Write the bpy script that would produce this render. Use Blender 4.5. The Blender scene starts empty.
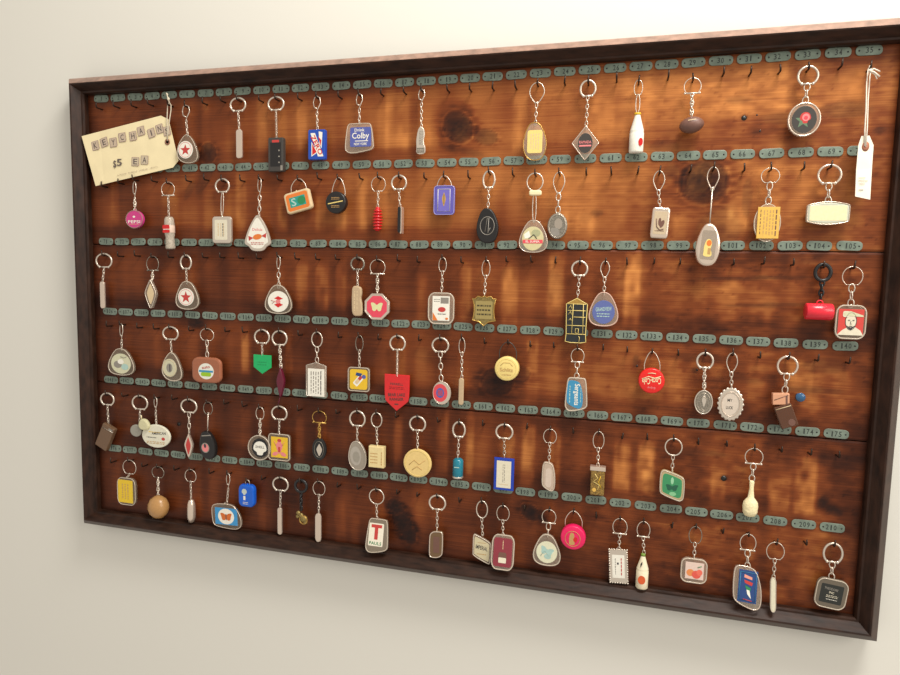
import bpy, bmesh, math, random
import numpy as np
from mathutils import Matrix, Vector
random.seed(7)
rng = np.random.default_rng(7)
S = bpy.context.scene
C = S.collection
PI = math.pi
MM = 0.001

# ------------------------------------------------------------------ camera
CAM = np.array([234.444, -734.046, -229.337])       # millimetres, board face is the plane y = 0
FPX = 632.33
_r = np.array([-0.09244, -0.03448, 0.26318])
_a = float(np.linalg.norm(_r)); _k = _r / _a
_K = np.array([[0, -_k[2], _k[1]], [_k[2], 0, -_k[0]], [-_k[1], _k[0], 0]])
ROT = (np.eye(3) + math.sin(_a) * _K + (1 - math.cos(_a)) * _K @ _K) @ np.array([[1, 0, 0], [0, 0, -1], [0, 1, 0]], float)
cam_data = bpy.data.cameras.new('camera')
cam_data.sensor_width = 36.0
cam_data.lens = 36.0 * FPX / 900.0
cam_data.clip_start = 0.01
cam = bpy.data.objects.new('camera', cam_data)
C.objects.link(cam)
m4 = Matrix.Identity(4)
for i in range(3):
    for j in range(3):
        m4[i][j] = float(ROT[i, j])
    m4[i][3] = float(CAM[i] * MM)
cam.matrix_world = m4
S.camera = cam

# ------------------------------------------------------------------ light
S.view_settings.view_transform = 'Standard'
S.view_settings.look = 'None'
S.view_settings.gamma = 1.0
S.view_settings.use_curve_mapping = False
S.view_settings.exposure = 0.0
w = bpy.data.worlds.new('room_light'); S.world = w; w.use_nodes = True
bg = w.node_tree.nodes['Background']
bg.inputs[0].default_value = (1.0, 0.93, 0.84, 1)
bg.inputs[1].default_value = 0.62

def area(name, loc, target, size, power, color):
    d = bpy.data.lights.new(name, 'AREA'); d.shape = 'RECTANGLE'
    d.size, d.size_y = size; d.energy = power; d.color = color
    o = bpy.data.objects.new(name, d); C.objects.link(o)
    o.location = loc
    o.rotation_euler = (Vector(target) - Vector(loc)).to_track_quat('-Z', 'Y').to_euler()
    return o
area('ceiling_light', (0.62, -0.55, 0.95), (0.35, 0.0, -0.1), (0.6, 0.4), 24, (1.0, 0.965, 0.905))
area('right_fill', (2.3, -1.6, 0.7), (0.3, 0.0, -0.35), (1.2, 1.2), 26.0, (1.0, 0.93, 0.84))  # unseen fill from the right, for more frontal light on the board

# ------------------------------------------------------------------ pixel of the photograph -> point at depth Y in front of the board
def U(px, py, Y=-9.0):
    d = ROT @ np.array([(px - 450) / FPX, -(py - 337.5) / FPX, -1.0])
    t = (Y - CAM[1]) / d[1]
    return CAM + t * d
def scale_at(px, py, Y=-9.0):
    a, b = U(px - 1, py, Y), U(px + 1, py, Y)
    c, d = U(px, py - 1, Y), U(px, py + 1, Y)
    return (b[0] - a[0]) / 2, (c[2] - d[2]) / 2

# ------------------------------------------------------------------ materials
def lin(c):
    return tuple(((v / 255.0) / 12.92 if v / 255.0 <= 0.04045 else ((v / 255.0 + 0.055) / 1.055) ** 2.4) for v in c) + (1.0,)
_mats = {}
def M(name, col=None, rough=0.5, metal=0.0, noise=0.0, nscale=300.0, coat=0.0, bump=0.0, clear=None):
    if name in _mats: return _mats[name]
    m = bpy.data.materials.new(name); m.use_nodes = True
    nt = m.node_tree; b = nt.nodes['Principled BSDF']
    b.inputs['Base Color'].default_value = lin(col); b.inputs['Roughness'].default_value = rough
    b.inputs['Metallic'].default_value = metal; b.inputs['Coat Weight'].default_value = coat
    if noise or bump:
        tc = nt.nodes.new('ShaderNodeTexCoord'); n = nt.nodes.new('ShaderNodeTexNoise')
        n.inputs['Scale'].default_value = nscale; n.inputs['Detail'].default_value = 4
        nt.links.new(tc.outputs['Object'], n.inputs['Vector'])
        if noise:
            r = nt.nodes.new('ShaderNodeValToRGB')
            a = lin(col)
            r.color_ramp.elements[0].position = 0.3; r.color_ramp.elements[1].position = 0.7
            r.color_ramp.elements[0].color = tuple(v * (1 - noise) for v in a[:3]) + (1,)
            r.color_ramp.elements[1].color = tuple(min(1, v * (1 + noise)) for v in a[:3]) + (1,)
            nt.links.new(n.outputs['Fac'], r.inputs[0]); nt.links.new(r.outputs[0], b.inputs['Base Color'])
        if bump:
            bp = nt.nodes.new('ShaderNodeBump'); bp.inputs['Strength'].default_value = bump; bp.inputs['Distance'].default_value = 0.0006
            nt.links.new(n.outputs['Fac'], bp.inputs['Height']); nt.links.new(bp.outputs[0], b.inputs['Normal'])
    if clear is not None:
        tr = nt.nodes.new('ShaderNodeBsdfTransparent'); mx = nt.nodes.new('ShaderNodeMixShader')
        mx.inputs[0].default_value = clear
        nt.links.new(tr.outputs[0], mx.inputs[1]); nt.links.new(b.outputs[0], mx.inputs[2])
        nt.links.new(mx.outputs[0], nt.nodes['Material Output'].inputs[0])
    _mats[name] = m
    return m
def colour(r, g, b_, rough=0.4):
    return M('paint_%d_%d_%d' % (r, g, b_), (r, g, b_), rough, noise=0.06, nscale=400)
SIL = M('silver', (222, 210, 194), 0.3, 0.75)
NIC = M('nickel', (196, 184, 168), 0.3, 0.8)
PEW = M('pewter', (150, 143, 130), 0.38, 0.8, noise=0.4, nscale=900, bump=0.6)
WHM = M('polished_silver', (226, 208, 190), 0.25, 0.7)
GOLD = M('gold_metal', (205, 165, 90), 0.3, 0.85, noise=0.15)
BRZ = M('bronze', (150, 130, 80), 0.38, 0.75, noise=0.3, nscale=700, bump=0.5)
CLR = M('clear_acrylic', (214, 200, 180), 0.1, clear=0.2)
CLD = M('smoky_acrylic', (150, 138, 120), 0.1, clear=0.33)
RIM = M('acrylic_edge', (214, 200, 180), 0.12, clear=0.7)
RIMD = M('acrylic_edge_dim', (170, 155, 135), 0.15, clear=0.6)
WHT = colour(236, 232, 218); CRM = colour(236, 222, 178); BLK = colour(28, 26, 26, 0.35)
YEL = colour(226, 184, 40); RED = colour(205, 32, 34, 0.3); BLU = colour(30, 74, 170, 0.3)
GRY = colour(140, 134, 124); DGR = colour(62, 58, 54); INK = colour(60, 55, 60); PNK = colour(225, 130, 130)
RDT = colour(190, 60, 55); GRN = colour(40, 130, 80); ORG = colour(222, 122, 50)

# ------------------------------------------------------------------ mesh collector (millimetres, x right, y away from viewer, z up)
def smoothpoly(pts, it=3):
    for _ in range(it):
        q = []
        for i in range(len(pts)):
            a, b = pts[i], pts[(i + 1) % len(pts)]
            q.append((a[0] * .75 + b[0] * .25, a[1] * .75 + b[1] * .25)); q.append((a[0] * .25 + b[0] * .75, a[1] * .25 + b[1] * .75))
        pts = q
    return pts
def circle(n=32):
    return [(math.sin(2 * PI * i / n), math.cos(2 * PI * i / n)) for i in range(n)]
def rrect(r, n=4, rx=None):
    rx = rx or r; out = []
    for cx, cz, a0 in ((1 - rx, 1 - r, 0), (1 - rx, -1 + r, 90), (-1 + rx, -1 + r, 180), (-1 + rx, 1 - r, 270)):
        for i in range(n + 1):
            a = math.radians(a0 + 90 * i / n)
            out.append((cx + rx * math.sin(a), cz + r * math.cos(a)))
    return out
def star(n=5, k=0.42):
    return [((1 if i % 2 == 0 else k) * math.sin(PI * i / n), (1 if i % 2 == 0 else k) * math.cos(PI * i / n)) for i in range(2 * n)]
SH = {
    'round': circle(36), 'rect': [(-1, -1), (-1, 1), (1, 1), (1, -1)], 'rr': rrect(.25), 'rrs': rrect(.12, 3), 'rrl': rrect(.5, 6),
    'bar': rrect(.16, 4, .8), 'pill': rrect(.3, 5, .95),
    'tri': smoothpoly([(-.05, 1.18), (.5, .95), (1.06, -.35), (.7, -1.02), (-.7, -1.02), (-1.06, -.35), (-.5, .95)]),
    'tria': smoothpoly([(0, 1.15), (.55, .75), (1.08, -.4), (.85, -1.0), (-.3, -1.08), (-1.05, -.55), (-.85, .35), (-.35, .95)]),
    'diamond': smoothpoly([(0, 1.12), (.0, 1.12), (1.12, .0), (1.12, .0), (0, -1.12), (0, -1.12), (-1.12, 0), (-1.12, 0)], 2),
    'rhomb': smoothpoly([(-1, 1), (-.8, 1.05), (1, .55), (1, .3), (1, -1), (.8, -1.05), (-1, -.55), (-1, -.3)], 2),
    'shield': [(-1, .82), (-.78, .8), (-.55, .98), (-.2, .9), (0, 1), (.2, .9), (.55, .98), (.78, .8), (1, .82), (.86, .4), (.84, 0), (.9, -.4), (1, -.62), (.7, -.66), (.4, -.72), (.16, -.86), (0, -1), (-.16, -.86), (-.4, -.72), (-.7, -.66), (-1, -.62), (-.9, -.4), (-.84, 0), (-.86, .4)],
    'pent': [(-1, 1), (1, 1), (1, -.3), (0, -1), (-1, -.3)],
    'tagshield': smoothpoly([(-1, 1), (-1, 1), (1, 1), (1, 1), (.98, -.45), (.75, -.62), (0, -1.08), (0, -1.08), (-.75, -.62), (-.98, -.45)], 2),
    'oct': [(math.sin(PI / 8 + i * PI / 4) * 1.06, math.cos(PI / 8 + i * PI / 4) * 1.06) for i in range(8)],
    'barrel': smoothpoly([(-1, .62), (-.95, .8), (0, 1.08), (.95, .8), (1, .62), (1, -.62), (.95, -.8), (0, -1.08), (-.95, -.8), (-1, -.62)], 2),
    'quad': smoothpoly([(-.8, 1), (-.5, 1.02), (.6, 1.02), (.85, .95), (1.03, -.5), (1, -.75), (.6, -.9), (-.6, -1.08), (-.95, -.9), (-1.03, -.6), (-.9, .6)], 2),
    'quadr': smoothpoly([(-.95, .85), (-.7, 1.03), (.3, .98), (.7, .75), (1.03, 0), (1.02, -.8), (.7, -1.03), (.2, -1), (-.8, -.75), (-1.03, -.5), (-1.02, .3)], 2),
    'candy': smoothpoly([(0, 1.08), (.22, .96), (.75, .3), (1.03, -.42), (1.03, -.62), (.7, -.74), (.5, -.98), (0, -1.04), (-.5, -.98), (-.7, -.74), (-1.03, -.62), (-1.03, -.42), (-.72, .3), (-.22, .96)], 2),
    'ovoid': smoothpoly([(-.1, 1.08), (.45, .95), (1.02, .2), (1.02, -.5), (.6, -1.02), (-.5, -1.02), (-1.02, -.5), (-1.02, .2), (-.6, .95)]),
    'spindle': smoothpoly([(0, 1.05), (.2, .9), (1.1, .2), (1.1, -.1), (.3, -.9), (0, -1.05), (-.3, -.9), (-1.1, -.1), (-1.1, .2), (-.2, .9)], 2),
    'star': star(),
    'cut': smoothpoly([(-1, .6), (-.85, .8), (-.4, 1), (.8, 1.03), (1.02, .9), (1.02, -.6), (.85, -.8), (.3, -1), (-.8, -1.03), (-1.02, -.9)], 2),
    'slant': smoothpoly([(-1.02, .8), (-.85, 1.0), (-.6, 1.04), (.85, .66), (1.02, .45), (1.02, -.8), (.85, -1.0), (.6, -1.04), (-.85, -.66), (-1.02, -.45)], 2), 'house': [(-1, .74), (-.86, .78), (0, 1), (.86, .78), (1, .74), (.93, -.62), (1, -.95), (.5, -1), (-.5, -1), (-1, -.95), (-.93, -.62)],
    'foot': smoothpoly([(-.75, .6), (-.4, 1.05), (.4, 1.05), (.85, .55), (.5, -.1), (.95, -.5), (.95, -1), (-.95, -1), (-.85, -.45), (-.95, 0)], 2),
    'bone': smoothpoly([(-.9, 1), (.1, 1), (.75, .9), (.8, .45), (.6, .2), (.95, -.3), (.95, -.9), (.5, -1.02), (-.9, -1), (-1, -.2), (-1, .4)], 2),
    'shell': smoothpoly([(-.45, -1), (-.45, -.55), (-1, -.3), (-1, .25), (-.7, .85), (0, 1.1), (.7, .85), (1, .25), (1, -.3), (.45, -.55), (.45, -1)], 2),
    'butterfly': smoothpoly([(0, .35), (.45, .9), (1.1, .9), (.85, .05), (.75, -.7), (.3, -.85), (0, -.3), (-.3, -.85), (-.75, -.7), (-.85, .05), (-1.1, .9), (-.45, .9)], 1),
    'rooftop': [(-1, -1), (-1, .82), (-.85, .86), (-.1, 1), (.1, 1), (.85, .86), (1, .82), (1, -1)],
}
_textc = {}
def textgeo(s):
    if s in _textc: return _textc[s]
    cu = bpy.data.curves.new('t', 'FONT'); cu.body = s; cu.resolution_u = 2; cu.offset = 0.014; cu.align_x = 'CENTER'; cu.align_y = 'CENTER'
    o = bpy.data.objects.new('t', cu); C.objects.link(o)
    me = bpy.data.meshes.new_from_object(o.evaluated_get(bpy.context.evaluated_depsgraph_get()))
    v = [(p.co.x, p.co.y) for p in me.vertices]; f = [tuple(p.vertices) for p in me.polygons]
    bpy.data.objects.remove(o); bpy.data.curves.remove(cu); bpy.data.meshes.remove(me)
    xs = [a[0] for a in v]; zs = [a[1] for a in v]
    cx, cz, W, H = (min(xs) + max(xs)) / 2, (min(zs) + max(zs)) / 2, max(max(xs) - min(xs), 1e-3), max(max(zs) - min(zs), 1e-3)
    v = [((a - cx) / W, (b - cz) / H) for a, b in v]
    _textc[s] = (v, f); return _textc[s]

class MB:
    def __init__(s): s.v = []; s.f = []; s.m = []; s.mats = []; s.sm = []
    def mi(s, m):
        if m not in s.mats: s.mats.append(m)
        return s.mats.index(m)
    def add(s, verts, faces, m, smooth=False):
        o = len(s.v); k = s.mi(m); s.v += [tuple(map(float, p)) for p in verts]
        for f in faces: s.f.append(tuple(i + o for i in f)); s.m.append(k); s.sm.append(smooth)
    def prism(s, outl, cx, cz, w, h, yf, yb, m, bev=0.0, rot=0.0, dish=0.0):
        n = len(outl); ca, sa = math.cos(rot), math.sin(rot)
        def ring(k, y):
            r = []
            for x, z in outl:
                X, Z = x * (w / 2 - k), z * (h / 2 - k)
                r.append((cx + X * ca + Z * sa, y, cz - X * sa + Z * ca))
            return r
        if bev > 0:
            bev = min(bev, abs(yb - yf) * .45, w * .3, h * .3)
            lv = [(bev, yf), (bev * .3, yf + bev * .3), (0, yf + bev), (0, yb - bev), (bev * .3, yb - bev * .3), (bev, yb)]
        else: lv = [(0, yf), (0, yb)]
        V = []; F = []
        for k, y in lv: V += ring(k, y)
        for j in range(len(lv) - 1):
            for i in range(n):
                a, b = j * n + i, j * n + (i + 1) % n
                F.append((a, b, b + n, a + n))
        F.append(tuple(range(n))); F.append(tuple(reversed(range((len(lv) - 1) * n, len(lv) * n))))
        s.add(V, F, m)
    def flat(s, outl, cx, cz, w, h, y, m, rot=0.0):
        ca, sa = math.cos(rot), math.sin(rot)
        V = [(cx + x * w / 2 * ca + z * h / 2 * sa, y, cz - x * w / 2 * sa + z * h / 2 * ca) for x, z in outl]
        s.add(V, [tuple(range(len(V)))], m)
    def text(s, t, cx, cz, w, h, y, m, rot=0.0):
        v, f = textgeo(t); ca, sa = math.cos(rot), math.sin(rot)
        s.add([(cx + a * w * ca + b * h * sa, y, cz - a * w * sa + b * h * ca) for a, b in v], f, m)
    def tube(s, pts, r, m, closed=False, n=6, rs=None):
        P = [np.array(p, float) for p in pts]; L = len(P); V = []; F = []
        up = None
        for i in range(L):
            a = P[(i - 1) % L] if (closed or i > 0) else P[i]; b = P[(i + 1) % L] if (closed or i < L - 1) else P[i]
            t = b - a; t = t / (np.linalg.norm(t) + 1e-9)
            if up is None:
                up = np.array([0, 0, 1.]) if abs(t[2]) < .8 else np.array([0, 1., 0])
                up = up - t * up.dot(t)
            up = up - t * up.dot(t); up /= (np.linalg.norm(up) + 1e-9); q = np.cross(t, up)
            rr = rs[i] if rs else r
            for k in range(n):
                an = 2 * PI * k / n; V.append(P[i] + rr * (math.cos(an) * up + math.sin(an) * q))
        for i in range(L if closed else L - 1):
            for k in range(n):
                a = i * n + k; b = i * n + (k + 1) % n; c = ((i + 1) % L) * n
                F.append((a, b, c + (k + 1) % n, c + k))
        if not closed: F.append(tuple(reversed(range(n)))); F.append(tuple(range((L - 1) * n, L * n)))
        s.add(V, F, m, True)
    def lathe(s, prof, cx, cy, cz, m, axis='z', n=20, squash=1.0):
        V = []; F = []; L = len(prof)
        for r, h in prof:
            for k in range(n):
                a = 2 * PI * k / n; u, v_ = r * math.cos(a), r * math.sin(a) * squash
                V.append({'z': (cx + u, cy + v_, cz + h), 'x': (cx + h, cy + v_, cz + u), 'y': (cx + u, cy + h, cz + v_)}[axis])
        for j in range(L - 1):
            for k in range(n):
                a, b = j * n + k, j * n + (k + 1) % n; F.append((a, b, b + n, a + n))
        F.append(tuple(range(n))); F.append(tuple(range((L - 1) * n, L * n)))
        s.add(V, F, m, True)
    def ball(s, cx, cy, cz, rx, ry, rz, m, n=14):
        prof = [(max(math.sin(PI * i / n), .02), -math.cos(PI * i / n)) for i in range(n + 1)]
        o = len(s.v); s.lathe(prof, 0, 0, 0, m, n=n + 2)
        for i in range(o, len(s.v)):
            x, y, z = s.v[i]; s.v[i] = (cx + x * rx, cy + y * ry, cz + z * rz)
    def build(s, name, parent=None, loc=None, rot=None):
        me = bpy.data.meshes.new(name)
        me.from_pydata([(x * MM, y * MM, z * MM) for x, y, z in s.v], [], s.f)
        for m in s.mats: me.materials.append(m)
        me.polygons.foreach_set('material_index', s.m); me.polygons.foreach_set('use_smooth', s.sm)
        b = bmesh.new(); b.from_mesh(me); bmesh.ops.recalc_face_normals(b, faces=b.faces); b.to_mesh(me); b.free()
        me.update()
        o = bpy.data.objects.new(name, me); C.objects.link(o)
        if parent: o.parent = parent
        if loc is not None: o.location = [float(c) * MM for c in loc]
        if rot is not None: o.rotation_euler = rot
        return o
def tag(o, label=None, cat=None, group=None, kind=None):
    if label: o['label'] = label
    if cat: o['category'] = cat
    if group: o['group'] = group
    if kind: o['kind'] = kind
    return o
def empty(name, loc):
    o = bpy.data.objects.new(name, None); C.objects.link(o); o.location = [float(c) * MM for c in loc]
    o.empty_display_size = 0.01
    return o

# ------------------------------------------------------------------ the wall the board hangs on
WALL_Y = 13.0
wm = bpy.data.materials.new('painted_plaster'); wm.use_nodes = True
nt = wm.node_tree; b = nt.nodes['Principled BSDF']; b.inputs['Roughness'].default_value = 0.75
b.inputs['Base Color'].default_value = (0.74, 0.72, 0.65, 1)
tc = nt.nodes.new('ShaderNodeTexCoord'); n = nt.nodes.new('ShaderNodeTexNoise'); n.inputs['Scale'].default_value = 60; n.inputs['Detail'].default_value = 6
bp = nt.nodes.new('ShaderNodeBump'); bp.inputs['Strength'].default_value = 0.12; bp.inputs['Distance'].default_value = 0.001
nt.links.new(tc.outputs['Object'], n.inputs['Vector']); nt.links.new(n.outputs['Fac'], bp.inputs['Height']); nt.links.new(bp.outputs[0], b.inputs['Normal'])
wb = MB(); wb.prism(SH['rect'], 0, 0, 5000, 3000, WALL_Y, WALL_Y + 120, wm)
tag(wb.build('wall_back', loc=(0, 0, -100)), kind='structure')

# ------------------------------------------------------------------ number grid, millimetres on the board
ROWZ = [[(-463, 1.9), (0, -1.1), (460, 2.3)], [(-458, -93), (0, -95.7), (459, -94.6)], [(-462, -191), (0, -191.7), (456, -189.2)],
        [(-458, -288.3), (0, -288.2), (460, -291.6)], [(-460, -385.6), (0, -383.3), (458, -384.2)], [(-458, -485.1), (0, -482.1), (462, -485.3)]]
ROWX = [[-462.6, -435.1, -407.2, -380.2, -353.5, -326.0, -297.9, -270.8, -243.7, -216.1, -188.8, -161.9, -134.6, -106.8, -79.4, -52.2, -25.2, 1.6, 28.3, 54.6, 81.1, 108.3, 135.6, 162.5, 189.5, 216.7, 243.5, 269.9, 296.6, 323.6, 350.8, 377.9, 405.1, 432.4, 459.7],
        [-458.3, -431.4, -404.4, -377.4, -350.6, -323.7, -296.6, -269.8, -243.6, -217.0, -189.7, -162.1, -134.3, -106.4, -79.1, -52.3, -25.2, 2.1, 28.9, 55.3, 81.9, 108.5, 134.8, 161.4, 188.9, 216.3, 243.3, 270.4, 297.0, 323.3, 350.4, 378.1, 405.4, 432.3, 459.2],
        [-461.7, -434.9, -408.0, -380.9, -353.8, -327.0, -300.2, -273.4, -246.6, -219.7, -192.7, -165.1, -137.3, -110.2, -83.7, -56.9, -30.1, -3.5, 23.4, 50.3, 77.0, 104.0, 131.5, 158.5, 184.8, 211.1, 238.0, 264.9, 291.8, 318.9, 346.5, 374.3, 401.6, 428.8, 456.4],
        [-458.3, -432.1, -405.8, -378.6, -351.1, -323.7, -296.3, -269.0, -242.0, -214.9, -187.7, -160.8, -134.1, -107.0, -79.4, -52.2, -25.9, 0.4, 27.0, 53.4, 79.7, 106.7, 134.0, 161.1, 188.3, 215.4, 242.2, 268.9, 296.3, 323.8, 350.9, 377.5, 404.5, 432.2, 460.1],
        [-460.0, -433.5, -407.0, -380.1, -353.2, -326.2, -298.6, -270.8, -243.1, -215.6, -188.7, -162.4, -135.3, -107.3, -80.0, -54.1, -28.2, -1.3, 26.2, 53.6, 80.5, 107.5, 134.5, 161.4, 188.1, 214.6, 241.3, 268.3, 295.4, 322.8, 350.5, 377.3, 404.1, 431.3, 458.4],
        [-457.7, -431.2, -404.7, -378.0, -350.5, -322.6, -295.3, -268.7, -242.2, -215.5, -188.1, -160.4, -133.0, -105.8, -78.5, -51.5, -25.2, 0.5, 26.9, 54.1, 81.2, 108.0, 134.8, 161.9, 189.5, 217.0, 244.4, 272.1, 299.6, 326.5, 352.7, 379.2, 406.7, 434.6, 461.9]]
HOOKDZ = [(-13.5, -16.5), (-17.5, -18.5), (-20.5, -20), (-20.5, -17), (-20.5, -22), (-18.5, -18.5)]
def plate_pos(r, c):
    x = ROWX[r][c]; z = np.interp(x, [p[0] for p in ROWZ[r]], [p[1] for p in ROWZ[r]])
    return x, float(z)
BX0, BX1, BZ0, BZ1 = -485.0, 488.0, -578.0, 7.0
SEAMS = [-195.2, -390.3]

# ------------------------------------------------------------------ varnished pine planks: tone is varnish dark or faded, plus painted light from the right
KNOTS = [  # px, py, rx mm, rz mm, tilt deg, depth
    (458, 127, 16, 19, -42, .95), (460, 130, 8, 9, -40, .95), (486, 137, 14, 9, 12, .6), (470, 152, 16, 4, 14, .35), (448, 148, 14, 3, 25, .3), (704, 182, 24, 23, 0, .85), (699, 181, 14, 13, 20, .9), (672, 172, 9, 8, 0, .4), (716, 236, 22, 34, 20, .4),
    (208, 153, 12, 13, 0, .8), (204, 180, 8, 20, 35, .5), (190, 190, 5, 16, 35, .4), (497, 382, 19, 16, 0, .9), (518, 374, 14, 11, 0, .5), (478, 380, 8, 12, 0, .35), (196, 323, 13, 8, 0, .95), (530, 512, 12, 9, 35, .97), (540, 518, 9, 5, 25, .8),
    (396, 508, 9, 13, -32, .97), (402, 521, 11, 17, -28, .97), (409, 534, 9, 13, -15, .95), (823, 502, 5, 7, 20, .9), (834, 511, 9, 5, 20, .85), (597, 213, 7, 4, 0, .4), (747, 198, 5, 20, 0, .35), (845, 110, 25, 8, 0, .4), (790, 118, 30, 6, 0, .3),
    (850, 180, 14, 26, 0, .35), (738, 100, 14, 4, 0, .3), (724, 478, 4, 3.5, 0, .9), (179, 424, 3, 3, 0, 1.), (744, 118, 3, 3, 0, 1.),
    (636, 362, 4, 8, 0, .5), (700, 358, 30, 5, 0, .4), (740, 420, 24, 5, 0, .3), (850, 462, 34, 8, 0, .5), (690, 452, 40, 4, 0, .4), (430, 355, 22, 10, 0, .2), (585, 218, 7, 7, 0, .15), (695, 370, 3, 3, 0, .6),
    (800, 260, 40, 5, 0, .3), (760, 278, 60, 2.2, -2, .55), (775, 305, 50, 2.5, -3, .45), (880, 130, 6, 3, 0, .5), (325, 290, 4, 4, 0, .2), (232, 296, 8, 7, 0, .25), (555, 287, 10, 16, 0, .25), (740, 380, 30, 4, 0, .3),
    (664, 148, 16, 8, 0, .35), (826, 366, 22, 8, 0, .35), (812, 390, 30, 4, 0, .4), (845, 550, 20, 24, 0, .3), (470, 395, 12, 6, 0, .3)]
KN = [(U(k[0], k[1], 0)[0], U(k[0], k[1], 0)[2]) + tuple(k[2:]) for k in KNOTS]
PATCH = [  # faded vertical stripes where things once hung: px, top py, bottom py, width mm, strength
    (402, 95, 150, 17, .25), (520, 95, 150, 16, .3), (390, 90, 150, 12, .2), (305, 300, 268, 0, 0), (302, 262, 312, 17, .3), (322, 262, 312, 18, .38), (341, 262, 312, 14, .28), (422, 275, 320, 12, .25), (465, 262, 320, 14, .33), (510, 262, 325, 18, .35),
    (556, 252, 318, 18, .42), (632, 252, 325, 17, .5), (560, 212, 232, 18, .3), (585, 213, 235, 20, .25), (245, 330, 372, 11, .42), (289, 330, 372, 10, .25), (532, 340, 375, 13, .42), (532, 380, 402, 14, .22),
    (321, 415, 465, 14, .3), (300, 420, 465, 12, .2), (442, 412, 476, 16, .42), (470, 415, 476, 9, .4), (398, 415, 470, 10, .3), (508, 432, 480, 16, .3), (528, 425, 484, 16, .48), (555, 428, 490, 12, .42),
    (622, 440, 492, 18, .52), (646, 442, 496, 19, .5), (718, 470, 503, 16, .35), (779, 478, 512, 21, .4), (806, 452, 514, 20, .55), (737, 210, 232, 20, .5), (680, 215, 235, 14, .25), (800, 360, 400, 24, .25),
    (241, 172, 232, 15, .22), (283, 205, 232, 14, .28), (320, 195, 232, 14, .25), (341, 210, 232, 14, .22), (362, 178, 232, 14, .3), (302, 100, 152, 14, .22), (262, 100, 150, 13, .2), (206, 100, 150, 12, .2),
    (340, 500, 560, 15, .2), (355, 515, 560, 12, .2), (262, 500, 545, 12, .15), (700, 270, 330, 14, .12), (735, 500, 503, 10, .1), (115, 165, 225, 13, .2), (600, 100, 150, 30, .15)]
PT = []
for px, y0, y1, wd, st in PATCH:
    if wd: 
        a, b2 = U(px, y0, 0), U(px, y1, 0); PT.append(((a[0] + b2[0]) / 2, b2[2], a[2], wd, st))
def smooth_noise(X, Z, sx, sz, seed):
    g = np.random.default_rng(seed); T = g.random((64, 64))
    u = (X / sx + 500) % 64; v = (Z / sz + 500) % 64
    i, j = u.astype(int), v.astype(int); fu, fv = u - i, v - j
    fu = fu * fu * (3 - 2 * fu); fv = fv * fv * (3 - 2 * fv); i1, j1 = (i + 1) % 64, (j + 1) % 64
    return (T[i, j] * (1 - fu) * (1 - fv) + T[i1, j] * fu * (1 - fv) + T[i, j1] * (1 - fu) * fv + T[i1, j1] * fu * fv) - .5
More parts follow.
